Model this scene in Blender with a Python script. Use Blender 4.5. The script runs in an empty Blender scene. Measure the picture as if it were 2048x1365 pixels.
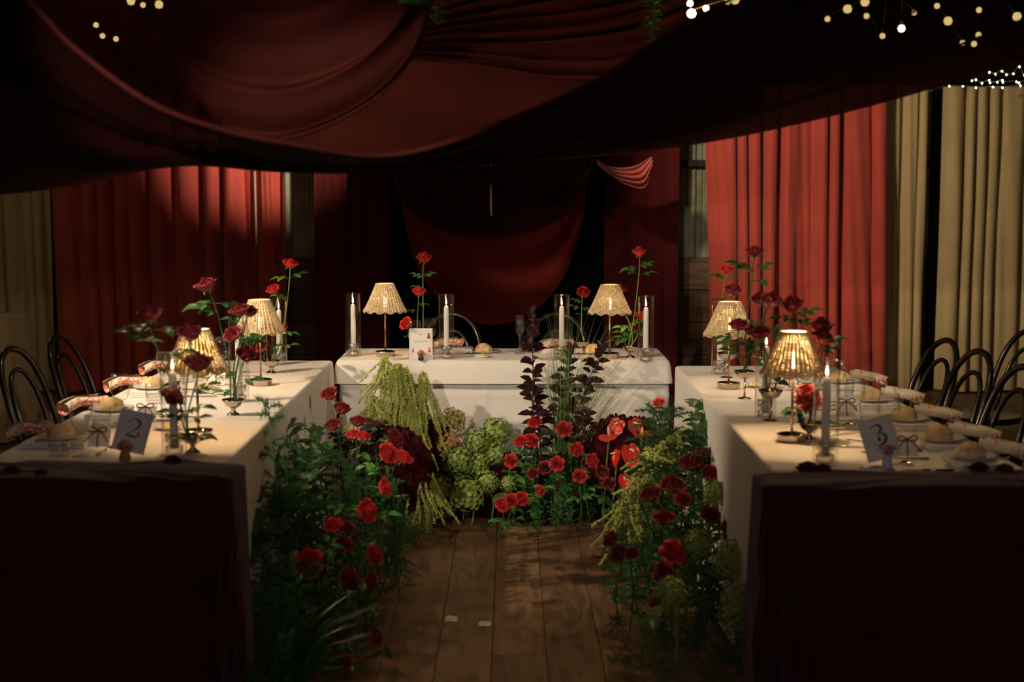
import bpy, math, random
from mathutils import Vector, Matrix, Quaternion
random.seed(7)
PI = math.pi
sin, cos = math.sin, math.cos
SC = bpy.context.scene
COL = SC.collection

# ------------------------------------------------------------------ camera
FPX, H, PITCH = 2844.0, 1.6, math.atan(298 / 2844.0)
cam = bpy.data.cameras.new('camera')
cam.sensor_width = 36; cam.lens = FPX * 36 / 2048
cam.clip_start = 0.05; cam.clip_end = 100
cam.dof.use_dof = True; cam.dof.focus_distance = 7.2; cam.dof.aperture_fstop = 2.5
cam_o = bpy.data.objects.new('camera', cam); COL.objects.link(cam_o)
cam_o.location = (0, 0, H); cam_o.rotation_euler = (PI / 2 - PITCH, 0, 0)
SC.camera = cam_o
SC.view_settings.view_transform = 'Standard'; SC.view_settings.look = 'None'
SC.view_settings.gamma = 1; SC.view_settings.use_curve_mapping = False
SC.view_settings.exposure = 0.0

def ray(px, py):
    a, b = px - 1024, 682.5 - py
    return Vector((a, FPX * cos(PITCH) + b * sin(PITCH), -FPX * sin(PITCH) + b * cos(PITCH)))
def at(px, py, Y):                       # point of the photograph at the distance Y
    d = ray(px, py); return Vector((0, 0, H)) + d * (Y / d.y)
def on(px, py, z):                       # point of the photograph on the level z
    d = ray(px, py); return Vector((0, 0, H)) + d * ((z - H) / d.z)

# ------------------------------------------------------------------ world and lights
w = bpy.data.worlds.new('night'); SC.world = w; w.use_nodes = True
w.node_tree.nodes['Background'].inputs[0].default_value = (0.25, 0.3, 0.5, 1)
w.node_tree.nodes['Background'].inputs[1].default_value = 0.02

def spot(name, loc, target, power, col, angle, blend=0.5, r=0.04):
    l = bpy.data.lights.new(name, 'SPOT'); l.energy = power; l.color = col
    l.spot_size = math.radians(angle); l.spot_blend = blend; l.shadow_soft_size = r
    o = bpy.data.objects.new(name, l); COL.objects.link(o); o.location = loc
    o.rotation_euler = (Vector(target) - Vector(loc)).to_track_quat('-Z', 'Y').to_euler()
    return o
WARM = (1.0, 0.83, 0.62)
spot('front_spot', (-1.2, 0.8, 2.2), (0.1, 7.5, 0.82), 460, (1.0, 0.88, 0.72), 24, 0.6, 0.03)
spot('side_spot_left', (-2.7, 4.9, 2.25), (0.25, 7.2, 0.5), 320, (1.0, 0.80, 0.58), 66, 0.6, 0.03)
spot('side_spot_right', (2.8, 5.0, 2.3), (-0.6, 7.0, 0.5), 90, (1.0, 0.86, 0.68), 52, 0.7, 0.04)
spot('curtain_spot_right', (0.9, 7.7, 2.55), (-1.95, 11.3, 2.1), 1150, (1.0, 0.80, 0.66), 21, 0.9, 0.05)
spot('curtain_spot_left', (0.1, 7.8, 2.5), (2.7, 11.3, 1.75), 400, (1.0, 0.78, 0.56), 50, 0.9, 0.05)
dl = bpy.data.lights.new('front_fill', 'AREA'); dl.shape = 'RECTANGLE'; dl.size = 3; dl.size_y = 1.0  # added fill panel behind the camera, no window stands there
dl.energy = 24; dl.color = (1.0, 0.86, 0.84)
do = bpy.data.objects.new('front_fill', dl); COL.objects.link(do); do.location = (0, -1.6, 2.15)
do.rotation_euler = (Vector((0, 5, 0.8)) - Vector((0, -1.6, 2.15))).to_track_quat('-Z', 'Y').to_euler()

# ------------------------------------------------------------------ materials
def newmat(name):
    m = bpy.data.materials.new(name); m.use_nodes = True
    nt = m.node_tree; b = nt.nodes['Principled BSDF']
    return m, nt, b
def link(nt, a, b): nt.links.new(a, b)
def P(name, col, rough=0.6, metal=0.0, var=0.0, vscale=8.0, bump=0.0, bscale=200.0, col2=None, sheen=0.0,
      trans=0.0, rand=0.0, stretch=None, coat=0.0, spec=0.5):
    m, nt, b = newmat(name)
    N = nt.nodes
    b.inputs['Roughness'].default_value = rough; b.inputs['Metallic'].default_value = metal
    b.inputs['Base Color'].default_value = (*col, 1)
    b.inputs['Specular IOR Level'].default_value = spec
    if sheen: b.inputs['Sheen Weight'].default_value = sheen
    if coat: b.inputs['Coat Weight'].default_value = coat; b.inputs['Coat Roughness'].default_value = 0.1
    tc = N.new('ShaderNodeTexCoord'); src = tc.outputs['Object']
    if stretch:
        mp = N.new('ShaderNodeMapping'); mp.inputs['Scale'].default_value = stretch
        link(nt, src, mp.inputs[0]); src = mp.outputs[0]
    if var or col2:
        n = N.new('ShaderNodeTexNoise'); n.inputs['Scale'].default_value = vscale; n.inputs['Detail'].default_value = 4
        link(nt, src, n.inputs['Vector'])
        mx = N.new('ShaderNodeMix'); mx.data_type = 'RGBA'
        c2 = col2 if col2 else tuple(c * (1 - var) for c in col)
        mx.inputs[6].default_value = (*col, 1); mx.inputs[7].default_value = (*c2, 1)
        cr = N.new('ShaderNodeMapRange'); cr.inputs[1].default_value = 0.35; cr.inputs[2].default_value = 0.65
        link(nt, n.outputs[0], cr.inputs[0]); link(nt, cr.outputs[0], mx.inputs[0])
        out = mx.outputs[2]
        if rand:
            oi = N.new('ShaderNodeObjectInfo'); hs = N.new('ShaderNodeHueSaturation')
            mr = N.new('ShaderNodeMapRange'); mr.inputs[3].default_value = 1 - rand; mr.inputs[4].default_value = 1 + rand
            link(nt, oi.outputs['Random'], mr.inputs[0]); link(nt, mr.outputs[0], hs.inputs['Value'])
            link(nt, out, hs.inputs['Color']); out = hs.outputs[0]
        link(nt, out, b.inputs['Base Color'])
    if bump:
        n2 = N.new('ShaderNodeTexNoise'); n2.inputs['Scale'].default_value = bscale
        link(nt, src, n2.inputs['Vector'])
        bp = N.new('ShaderNodeBump'); bp.inputs['Strength'].default_value = bump; bp.inputs['Distance'].default_value = 0.002
        link(nt, n2.outputs[0], bp.inputs['Height']); link(nt, bp.outputs[0], b.inputs['Normal'])
    if trans:
        t = N.new('ShaderNodeBsdfTranslucent'); t.inputs[0].default_value = (*col, 1)
        ms = N.new('ShaderNodeMixShader'); ms.inputs[0].default_value = trans
        o = N['Material Output']
        link(nt, b.outputs[0], ms.inputs[1]); link(nt, t.outputs[0], ms.inputs[2]); link(nt, ms.outputs[0], o.inputs[0])
    return m
def sheer(name, col, see):
    m = P(name, col, 0.9, var=0.3, vscale=3, bump=0.3, bscale=300, trans=0.15, spec=0.02)
    nt = m.node_tree; o = nt.nodes['Material Output']; prev = o.inputs[0].links[0].from_socket
    tr = nt.nodes.new('ShaderNodeBsdfTransparent'); ms = nt.nodes.new('ShaderNodeMixShader'); ms.inputs[0].default_value = see
    link(nt, prev, ms.inputs[1]); link(nt, tr.outputs[0], ms.inputs[2]); link(nt, ms.outputs[0], o.inputs[0])
    return m
def emit(name, col, s, sample=True):
    m, nt, b = newmat(name)
    e = nt.nodes.new('ShaderNodeEmission'); e.inputs[0].default_value = (*col, 1); e.inputs[1].default_value = s
    link(nt, e.outputs[0], nt.nodes['Material Output'].inputs[0])
    if not sample: m.cycles.emission_sampling = 'NONE'
    return m
def thin_glass(name, tint=(0.985, 0.985, 0.98), f=0.12, low=0.03, rough=0.07):
    m, nt, b = newmat(name); N = nt.nodes
    tr = N.new('ShaderNodeBsdfTransparent'); tr.inputs[0].default_value = (*tint, 1)
    gl = N.new('ShaderNodeBsdfGlossy'); gl.inputs['Roughness'].default_value = rough
    lw = N.new('ShaderNodeLayerWeight'); lw.inputs[0].default_value = 0.35 + f
    mr = N.new('ShaderNodeMapRange'); mr.inputs[3].default_value = low; mr.inputs[4].default_value = 0.9
    pw = N.new('ShaderNodeMath'); pw.operation = 'POWER'; pw.inputs[1].default_value = 1.9
    ms = N.new('ShaderNodeMixShader')
    link(nt, lw.outputs['Facing'], pw.inputs[0]); link(nt, pw.outputs[0], mr.inputs[0]); link(nt, mr.outputs[0], ms.inputs[0])
    link(nt, tr.outputs[0], ms.inputs[1]); link(nt, gl.outputs[0], ms.inputs[2]); link(nt, ms.outputs[0], N['Material Output'].inputs[0])
    return m
def napkin_mat():
    m = P('napkin_print', (0.75, 0.66, 0.5), 0.9, bump=0.2)
    nt = m.node_tree; N = nt.nodes; b = N['Principled BSDF']
    tc = N.new('ShaderNodeTexCoord'); v = N.new('ShaderNodeTexVoronoi'); v.feature = 'DISTANCE_TO_EDGE'; v.inputs['Scale'].default_value = 55
    nz = N.new('ShaderNodeTexNoise'); nz.inputs['Scale'].default_value = 7
    ad = N.new('ShaderNodeMapping'); link(nt, tc.outputs['Object'], ad.inputs[0]); link(nt, ad.outputs[0], v.inputs['Vector']); link(nt, ad.outputs[0], nz.inputs['Vector'])
    lt = N.new('ShaderNodeMath'); lt.operation = 'LESS_THAN'; lt.inputs[1].default_value = 0.105; link(nt, v.outputs['Distance'], lt.inputs[0])
    gt = N.new('ShaderNodeMath'); gt.operation = 'GREATER_THAN'; gt.inputs[1].default_value = 0.45; link(nt, nz.outputs[0], gt.inputs[0])
    mu = N.new('ShaderNodeMath'); mu.operation = 'MULTIPLY'; link(nt, lt.outputs[0], mu.inputs[0]); link(nt, gt.outputs[0], mu.inputs[1])
    mx = N.new('ShaderNodeMix'); mx.data_type = 'RGBA'; mx.inputs[6].default_value = (0.75, 0.66, 0.5, 1); mx.inputs[7].default_value = (0.62, 0.12, 0.07, 1)
    link(nt, mu.outputs[0], mx.inputs[0]); link(nt, mx.outputs[2], b.inputs['Base Color'])
    return m
def wood(name, c1, c2, stretch, rough=0.55, rand=0.25, bump=0.5):
    m, nt, b = newmat(name); N = nt.nodes
    tc = N.new('ShaderNodeTexCoord'); mp = N.new('ShaderNodeMapping'); mp.inputs['Scale'].default_value = stretch
    oi = N.new('ShaderNodeObjectInfo')
    va = N.new('ShaderNodeVectorMath'); va.operation = 'SCALE'; va.inputs[3].default_value = 30
    cb = N.new('ShaderNodeCombineXYZ')
    for i in range(3): link(nt, oi.outputs['Random'], cb.inputs[i])
    link(nt, cb.outputs[0], va.inputs[0])
    ad = N.new('ShaderNodeVectorMath'); link(nt, mp.outputs[0], ad.inputs[0]); link(nt, va.outputs[0], ad.inputs[1])
    link(nt, tc.outputs['Object'], mp.inputs[0])
    n = N.new('ShaderNodeTexNoise'); n.inputs['Scale'].default_value = 6; n.inputs['Detail'].default_value = 8; n.inputs['Distortion'].default_value = 1.2
    link(nt, ad.outputs[0], n.inputs['Vector'])
    mx = N.new('ShaderNodeMix'); mx.data_type = 'RGBA'; mx.inputs[6].default_value = (*c1, 1); mx.inputs[7].default_value = (*c2, 1)
    mr = N.new('ShaderNodeMapRange'); mr.inputs[1].default_value = 0.35; mr.inputs[2].default_value = 0.65
    link(nt, n.outputs[0], mr.inputs[0]); link(nt, mr.outputs[0], mx.inputs[0])
    hs = N.new('ShaderNodeHueSaturation'); m2 = N.new('ShaderNodeMapRange'); m2.inputs[3].default_value = 1 - rand; m2.inputs[4].default_value = 1 + rand
    link(nt, oi.outputs['Random'], m2.inputs[0]); link(nt, m2.outputs[0], hs.inputs['Value']); link(nt, mx.outputs[2], hs.inputs['Color'])
    link(nt, hs.outputs[0], b.inputs['Base Color']); b.inputs['Roughness'].default_value = rough
    bp = N.new('ShaderNodeBump'); bp.inputs['Strength'].default_value = bump; bp.inputs['Distance'].default_value = 0.004
    link(nt, n.outputs[0], bp.inputs['Height']); link(nt, bp.outputs[0], b.inputs['Normal'])
    return m

M = dict(
    linen=P('white_linen', (0.80, 0.74, 0.66), 0.85, var=0.06, vscale=3, bump=0.25, bscale=350, sheen=0.1, spec=0.2),
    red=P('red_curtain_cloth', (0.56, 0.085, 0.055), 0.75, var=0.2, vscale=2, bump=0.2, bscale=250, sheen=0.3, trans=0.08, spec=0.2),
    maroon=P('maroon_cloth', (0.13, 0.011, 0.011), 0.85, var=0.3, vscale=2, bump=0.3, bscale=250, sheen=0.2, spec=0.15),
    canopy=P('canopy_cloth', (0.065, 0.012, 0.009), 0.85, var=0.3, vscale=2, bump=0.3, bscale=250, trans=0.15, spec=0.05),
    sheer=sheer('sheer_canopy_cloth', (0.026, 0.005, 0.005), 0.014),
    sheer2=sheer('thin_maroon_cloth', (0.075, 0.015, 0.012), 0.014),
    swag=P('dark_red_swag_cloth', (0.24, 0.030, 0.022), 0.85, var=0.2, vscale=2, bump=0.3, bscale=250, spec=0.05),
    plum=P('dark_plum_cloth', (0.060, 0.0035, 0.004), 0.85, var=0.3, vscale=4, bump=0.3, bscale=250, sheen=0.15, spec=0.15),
    black=P('black_cloth', (0.006, 0.006, 0.007), 0.95, var=0.2, bump=0.2, spec=0.05),
    cream=P('cream_curtain_cloth', (0.52, 0.40, 0.20), 0.9, var=0.12, vscale=3, bump=0.25, bscale=250, sheen=0.1, spec=0.1),
    floor=wood('floor_wood', (0.25, 0.145, 0.075), (0.12, 0.066, 0.033), (3.0, 0.5, 3.0), 0.5),
    wall=wood('wall_wood', (0.20, 0.11, 0.05), (0.09, 0.045, 0.02), (0.5, 3, 4), 0.7),
    under=P('dark_joint', (0.012, 0.008, 0.006), 0.9, var=0.3),
    metal_sheet=P('galvanised_sheet', (0.42, 0.44, 0.32), 0.5, 0.15, col2=(0.28, 0.28, 0.17), vscale=6, bump=0.2, bscale=60),
    dark=P('dark_shell', (0.012, 0.010, 0.009), 0.95, var=0.3, spec=0.1),
    beam=P('dark_timber', (0.03, 0.02, 0.014), 0.8, var=0.4, vscale=12, stretch=(1, 1, 0.2)),
    chair=P('black_lacquered_wood', (0.022, 0.014, 0.009), 0.28, var=0.3, vscale=20, coat=0.4),
    steel=P('polished_nickel', (0.62, 0.54, 0.44), 0.14, 1.0, var=0.1, vscale=30),
    copper=P('brushed_bronze', (0.42, 0.28, 0.19), 0.28, 1.0, var=0.15, vscale=30, bump=0.2, bscale=90),
    rattan=P('woven_rattan', (0.84, 0.66, 0.38), 0.6, var=0.3, vscale=60, trans=0.12, rand=0.05),
    wax=P('candle_wax', (0.85, 0.83, 0.78), 0.45, var=0.04, trans=0.25),
    wick=P('charred_wick', (0.02, 0.02, 0.02), 0.9, var=0.2),
    flame=emit('flame', (1.0, 0.62, 0.28), 16),
    bulb=emit('warm_bulb', (1.0, 0.66, 0.32), 22),
    fairy=emit('fairy_bulb', (1.0, 0.80, 0.40), 26, False),
    fairy2=emit('fairy_bulb_behind_cloth', (1.0, 0.72, 0.25), 48, False),
    fairy3=emit('bright_bulb_behind_cloth', (1.0, 0.78, 0.5), 300, False),
    wire=P('thin_wire', (0.10, 0.075, 0.05), 0.5, var=0.2),
    glass=thin_glass('clear_glass'),
    cut=thin_glass('cut_glass', (0.99, 0.98, 0.96), 0.2, 0.22, 0.22),
    smoke=thin_glass('clear_cylinder_glass', (0.985, 0.97, 0.955), 0.12),
    water=thin_glass('still_water', (0.9, 0.92, 0.92), 0.05),
    china=P('white_china', (0.80, 0.76, 0.70), 0.25, var=0.03, coat=0.3),
    bread=P('bread_crust', (0.62, 0.36, 0.13), 0.7, col2=(0.80, 0.62, 0.34), vscale=18, bump=0.5, bscale=60),
    butter=P('pale_butter', (0.85, 0.68, 0.18), 0.5, var=0.1, vscale=40),
    napkin=napkin_mat(),
    plain_napkin=P('folded_white_napkin', (0.82, 0.77, 0.70), 0.9, var=0.05, bump=0.2),
    ribbon=P('dark_red_ribbon', (0.10, 0.012, 0.012), 0.5, var=0.2),
    card=P('white_card', (0.80, 0.73, 0.68), 0.7, var=0.03, vscale=5),
    ink=P('black_ink', (0.02, 0.018, 0.02), 0.6, var=0.1),
    greyink=P('grey_ink', (0.22, 0.18, 0.17), 0.6, var=0.1),
    cat=P('russet_print', (0.28, 0.05, 0.03), 0.6, var=0.4, vscale=200),
    orange=P('orange_resin', (0.60, 0.24, 0.06), 0.5, var=0.3, vscale=60, bump=0.5, bscale=120),
    darkdog=P('dark_brown_resin', (0.05, 0.012, 0.012), 0.5, var=0.3, vscale=60),
    whiteresin=P('white_resin', (0.6, 0.6, 0.6), 0.4, var=0.05),
    pink=P('pink_resin', (0.6, 0.18, 0.24), 0.4, var=0.2, vscale=80),
    rose=P('red_rose_petal', (0.72, 0.022, 0.016), 0.55, var=0.35, vscale=30, sheen=0.08, trans=0.12, rand=0.15),
    roseb=P('dark_and_shaded_rose_petal', (0.27, 0.008, 0.012), 0.55, var=0.4, vscale=30, sheen=0.06, trans=0.1, rand=0.2),  # for dark roses, and for unlit red ones with shade put into the colour
    coral=P('coral_flower_petal', (0.80, 0.09, 0.04), 0.55, var=0.3, vscale=30, trans=0.12),
    stem=P('green_stem', (0.20, 0.32, 0.06), 0.5, var=0.3, vscale=20, trans=0.05),
    leaf=P('rose_leaf_green', (0.10, 0.28, 0.05), 0.42, var=0.5, vscale=18, trans=0.15, rand=0.2),
    ivy=P('dark_green_leaf', (0.045, 0.14, 0.035), 0.35, var=0.4, vscale=15, trans=0.1, rand=0.25),
    fern=P('feathery_fern_green', (0.04, 0.15, 0.03), 0.6, var=0.5, vscale=10, trans=0.15, rand=0.3),
    purple=P('dark_purple_leaf', (0.032, 0.010, 0.012), 0.35, var=0.4, vscale=20, trans=0.05, rand=0.3),
    purpstem=P('dark_purple_stem', (0.04, 0.015, 0.014), 0.5, var=0.3),
    lime=P('lime_amaranthus', (0.58, 0.60, 0.15), 0.7, var=0.35, vscale=20, trans=0.1, rand=0.1),
    hyd=P('green_hydrangea', (0.18, 0.29, 0.05), 0.6, col2=(0.38, 0.44, 0.10), vscale=22, trans=0.15, rand=0.15),
    hydr=P('rust_hydrangea', (0.66, 0.20, 0.08), 0.6, col2=(0.62, 0.42, 0.14), vscale=22, trans=0.15),
    hydm=P('green_and_rust_hydrangea', (0.30, 0.38, 0.08), 0.6, col2=(0.48, 0.25, 0.09), vscale=22, trans=0.15),
    anth=P('glossy_red_spathe', (0.62, 0.022, 0.012), 0.33, var=0.3, vscale=25, bump=0.7, bscale=90, spec=0.4),
    spadix=P('pale_yellow_spadix', (0.75, 0.60, 0.28), 0.5, var=0.2, bump=0.4, bscale=300),
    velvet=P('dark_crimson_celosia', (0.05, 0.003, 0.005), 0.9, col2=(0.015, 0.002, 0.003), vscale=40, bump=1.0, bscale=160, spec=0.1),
    grass=P('thin_grass_blade', (0.16, 0.26, 0.07), 0.5, var=0.4, vscale=10, trans=0.15),
)

# ------------------------------------------------------------------ mesh helpers
class MB:
    def __init__(s): s.v = []; s.f = []
    def add(s, vs, fs):
        n = len(s.v); s.v += [tuple(x) for x in vs]; s.f += [tuple(i + n for i in f) for f in fs]; return s
    def box(s, c, d, rz=0.0, bev=0.0):
        x, y, z = (k / 2 for k in d); c = Vector(c); R = Matrix.Rotation(rz, 3, 'Z')
        if bev <= 0:
            vs = [c + R @ Vector((a * x, b * y, e * z)) for e in (-1, 1) for a, b in ((-1, -1), (1, -1), (1, 1), (-1, 1))]
            return s.add(vs, [(3, 2, 1, 0), (4, 5, 6, 7), (0, 1, 5, 4), (1, 2, 6, 5), (2, 3, 7, 6), (3, 0, 4, 7)])
        vs = []
        for e, k in ((-z, bev), (-z + bev, 0), (z - bev, 0), (z, bev)):
            for a, b in ((-1, -1), (1, -1), (1, 1), (-1, 1)):
                vs.append(c + R @ Vector((a * (x - k), b * (y - k), e)))
        fs = [(3, 2, 1, 0), (12, 13, 14, 15)]
        for r in range(3):
            for i in range(4):
                j = (i + 1) % 4; fs.append((r * 4 + i, r * 4 + j, r * 4 + 4 + j, r * 4 + 4 + i))
        return s.add(vs, fs)
    def tube(s, pts, r, seg=6, cap=True):
        pts = [Vector(p) for p in pts]; n = len(pts)
        rs = r if isinstance(r, (list, tuple)) else [r] * n
        up = Vector((0.13, 0.21, 1)); vs = []; a = None
        for i, p in enumerate(pts):
            t = (pts[min(i + 1, n - 1)] - pts[max(i - 1, 0)]).normalized()
            if a is None:
                a = t.cross(up); a = a.normalized() if a.length > 1e-4 else Vector((1, 0, 0))
            a = (a - t * a.dot(t)).normalized(); b = t.cross(a)
            for k in range(seg):
                q = 2 * PI * k / seg; vs.append(p + (a * cos(q) + b * sin(q)) * rs[i])
        fs = [(i * seg + k, i * seg + (k + 1) % seg, (i + 1) * seg + (k + 1) % seg, (i + 1) * seg + k) for i in range(n - 1) for k in range(seg)]
        if cap: fs += [tuple(range(seg - 1, -1, -1)), tuple((n - 1) * seg + k for k in range(seg))]
        return s.add(vs, fs)
    def loop(s, pts, r, seg=6):
        pts = [Vector(p) for p in pts]; n = len(pts); vs = []
        c = sum(pts, Vector()) / n
        for i, p in enumerate(pts):
            t = (pts[(i + 1) % n] - pts[i - 1]).normalized(); a = (p - c); a = (a - t * a.dot(t)).normalized(); b = t.cross(a)
            for k in range(seg):
                q = 2 * PI * k / seg; vs.append(p + (a * cos(q) + b * sin(q)) * r)
        fs = [(i * seg + k, i * seg + (k + 1) % seg, ((i + 1) % n) * seg + (k + 1) % seg, ((i + 1) % n) * seg + k) for i in range(n) for k in range(seg)]
        return s.add(vs, fs)
    def lathe(s, prof, seg=24, c=(0, 0, 0), lobes=0, amp=0.0):
        c = Vector(c); vs = []
        for r, z in prof:
            for k in range(seg):
                q = 2 * PI * k / seg; rr = r * (1 + amp * cos(lobes * q)) if lobes else r
                vs.append(c + Vector((rr * cos(q), rr * sin(q), z)))
        n = len(prof)
        fs = [(i * seg + k, i * seg + (k + 1) % seg, (i + 1) * seg + (k + 1) % seg, (i + 1) * seg + k) for i in range(n - 1) for k in range(seg)]
        return s.add(vs, fs)
    def grid(s, fn, nu, nv, closed=False):
        vs = [fn(i / (nu if closed else nu - 1), j / (nv - 1)) for j in range(nv) for i in range(nu)]
        fs = []
        for j in range(nv - 1):
            for i in range(nu if closed else nu - 1):
                k = (i + 1) % nu; fs.append((j * nu + i, j * nu + k, (j + 1) * nu + k, (j + 1) * nu + i))
        return s.add(vs, fs)
    def mesh(s, name, smooth=True):
        me = bpy.data.meshes.new(name); me.from_pydata(s.v, [], s.f)
        if smooth: me.polygons.foreach_set('use_smooth', [True] * len(me.polygons))
        me.update(); return me

def link_obj(name, me, mat=None, parent=None, loc=None, quat=None, scale=None):
    if mat is not None and not me.materials: me.materials.append(M[mat] if isinstance(mat, str) else mat)
    o = bpy.data.objects.new(name, me); COL.objects.link(o)
    if parent is not None: o.parent = parent
    if loc is not None: o.location = loc
    if quat is not None: o.rotation_mode = 'QUATERNION'; o.rotation_quaternion = quat
    if scale is not None: o.scale = (scale,) * 3 if isinstance(scale, (int, float)) else scale
    return o
def obj(name, mb, mat, parent=None, loc=None, smooth=True, **k):
    return link_obj(name, mb.mesh(name, smooth), mat, parent, loc, **k)
def tag(o, label, cat, group=None, kind=None):
    o['label'] = label; o['category'] = cat
    if group: o['group'] = group
    if kind: o['kind'] = kind
    return o
def thing(name, label, cat, loc=(0, 0, 0), rz=0.0, group=None):
    o = bpy.data.objects.new(name, None); COL.objects.link(o); o.location = loc; o.rotation_euler = (0, 0, rz)
    o.empty_display_size = 0.05
    return tag(o, label, cat, group)
def struct(name, mb, mat, smooth=False):
    o = obj(name, mb, mat, smooth=smooth); o['kind'] = 'structure'; return o
def dup(root, label, loc, rz=None, group=None, scale=None):
    r = root.copy(); COL.objects.link(r); r.location = loc; r['label'] = label
    if rz is not None: r.rotation_euler = (0, 0, rz)
    if group: r['group'] = group
    if scale: r.scale = (scale,) * 3
    for ch in list(root.children):
        c = ch.copy(); COL.objects.link(c); c.parent = r
        for g in list(ch.children):
            d = g.copy(); COL.objects.link(d); d.parent = c
    return r
def frame_quat(yd, zd):                  # local Y along yd, local Z near zd
    y = Vector(yd).normalized(); z = Vector(zd); x = y.cross(z)
    if x.length < 1e-4: x = y.cross(Vector((1, 0.3, 0)))
    x.normalize(); z = x.cross(y)
    return Matrix((x, y, z)).transposed().to_quaternion()
def catmull(pts, n):
    pts = [Vector(p) for p in pts]; m = len(pts) - 1; out = []
    for k in range(n):
        t = k / (n - 1) * m; i = min(int(t), m - 1); f = t - i
        p0, p1, p2, p3 = pts[max(i - 1, 0)], pts[i], pts[i + 1], pts[min(i + 2, m)]
        out.append(0.5 * ((2 * p1) + (p2 - p0) * f + (2 * p0 - 5 * p1 + 4 * p2 - p3) * f * f + (3 * p1 - p0 - 3 * p2 + p3) * f ** 3))
    return out
def smoothnoise(x, seed=0):
    def h(i): 
        random_ = math.sin(i * 127.1 + seed * 311.7) * 43758.5453
        return random_ - math.floor(random_)
    i = math.floor(x); f = x - i; f = f * f * (3 - 2 * f)
    return h(i) * (1 - f) + h(i + 1) * f
# ------------------------------------------------------------------ the room
BACK = 11.6
fl = struct('floor', MB().box((0, 4.4, -0.035), (13, 14.6, 0.03)), 'under')
PW = 0.19
board_meshes = []
def board_mesh(l, k):
    return MB().box((0, 0, 0), (PW - 0.002, l - 0.002, 0.02), bev=0.002).mesh('floor_board', False)
BM = {}
for l in (1.2, 1.8, 2.4, 0.6): BM[l] = board_mesh(l, 0)
rb = random.Random(3)
for i in range(-23, 24):
    y = 2.4 + rb.choice((-1.2, -0.6, 0, -1.8)); 
    while y < 11.5:
        l = rb.choice((1.2, 1.8, 2.4, 2.4))
        if y + l > 2.6: link_obj('floor_board', BM[l], 'floor', fl, ((i + 0.13) * PW, y + l / 2, -0.010 - rb.random() * 0.0015))
        y += l
for me in BM.values():
    if not me.materials: me.materials.append(M['floor'])
sc = MB()
for px, py, a in ((903, 1239, 0.1), (970, 1249, 0.05)):
    p = on(px, py, 0.001); sc.grid(lambda u, v, p=p, a=a: (p.x + (u - .5) * 0.045 + .004 * sin(9 * v), p.y + (v - .5) * (0.05 + a * .2) + .006 * sin(7 * u), 0.0012 + 0.002 * sin(PI * u)), 5, 4)
tag(obj('petal_scrap', sc, 'linen'), 'two small pale torn scraps lying on the floor boards of the aisle', 'scraps', kind='stuff')

wb = struct('wall_back', MB().box((0, BACK + 0.1, 2.1), (13, 0.08, 4.4)), 'dark')
struct('wall_left', MB().box((-6.45, 4.4, 2.1), (0.1, 14.6, 4.4)), 'dark')
struct('wall_right', MB().box((6.45, 4.4, 2.1), (0.1, 14.6, 4.4)), 'dark')
struct('wall_front', MB().box((0, -2.9, 2.1), (13, 0.1, 4.4)), 'dark')
struct('ceiling', MB().box((0, 4.4, 4.35), (13, 14.6, 0.1)), 'dark')
bm = MB().box((0, 0, 0), (1.6, 0.03, 0.262), bev=0.004).mesh('wall_plank', False)
bm.materials.append(M['wall'])
for r in range(4):
    for k in range(8):
        x = -6 + k * 1.61 + (0.6 if r % 2 else 0)
        if abs(x) < 5.2: link_obj('wall_plank', bm, None, wb, (x, BACK + 0.02 + 0.002 * ((k + r) % 3), 0.135 + r * 0.268))
def corr(nx, wd, z0, z1):
    return MB().grid(lambda u, v: (wd * (u - .5), 0.011 * sin(2 * PI * u * wd / 0.045), z0 + (z1 - z0) * v), nx, 3)
cm = corr(200, 1.0, 1.06, 2.42).mesh('corrugated_sheet'); cm.materials.append(M['metal_sheet'])
for k in range(9): link_obj('corrugated_sheet', cm, None, wb, (-4.0 + k * 1.0, BACK + 0.03 - 0.004 * (k % 2), 0))
struct('trim_1', MB().box((0, BACK - 0.05, 1.83), (10.6, 0.08, 0.055), bev=0.005), 'beam')
for k, x in enumerate((3.46, -3.55)):
    struct('trim_%d' % (k + 2), MB().box((x, BACK - 0.06, 1.65), (0.16, 0.1, 3.3), bev=0.008), 'beam')

# ------------------------------------------------------------------ curtains
def curtain(name, label, px0, px1, Y, z0, z1, folds, depth, mat, seed, group=None, lean0=0.0, lean1=0.0, flat=0.4, rail=True):
    x0 = at(px0, 500, Y).x; x1 = at(px1, 500, Y).x; W = x1 - x0
    t = thing(name, label, 'curtain', ((x0 + x1) / 2, Y, 0), 0, group)
    cx = (x0 + x1) / 2
    nu = max(40, int(folds * 14)); rr = random.Random(seed); ph = rr.random() * 6
    def fn(u, v):
        z = z0 + (z1 - z0) * v
        k = u * folds + 1.15 * smoothnoise(u * folds * 0.8, seed) + 0.12 * (1 - v) * sin(3 * u * folds + seed)
        a = depth * (0.45 + 1.0 * smoothnoise(u * folds * 0.55 + 9, seed + 3))
        s = sin(2 * PI * k + ph); s = math.copysign(abs(s) ** 0.7, s)
        y = a * s * (0.85 + 0.25 * (1 - v)) + 0.006 * sin(60 * u + 8 * v)
        gather = 1.0 + 0.03 * (1 - v)
        x = x0 + W * u - cx + 0.018 * cos(2 * PI * k + ph) + (lean0 * (1 - u) + lean1 * u) * (1 - v)
        return (x * 1.0, y, z + 0.004 * sin(7 * u * folds) * (v < 0.01))
    obj('curtain_cloth', MB().grid(fn, nu, 22), mat, t)
    # top heading band
    def fb(u, v):
        x, y, z = fn(u, 1.0); return (x, y - 0.004, z1 - 0.06 + 0.062 * v)
    obj('heading_band', MB().grid(fb, nu, 2), mat, t)
    return t
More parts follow.
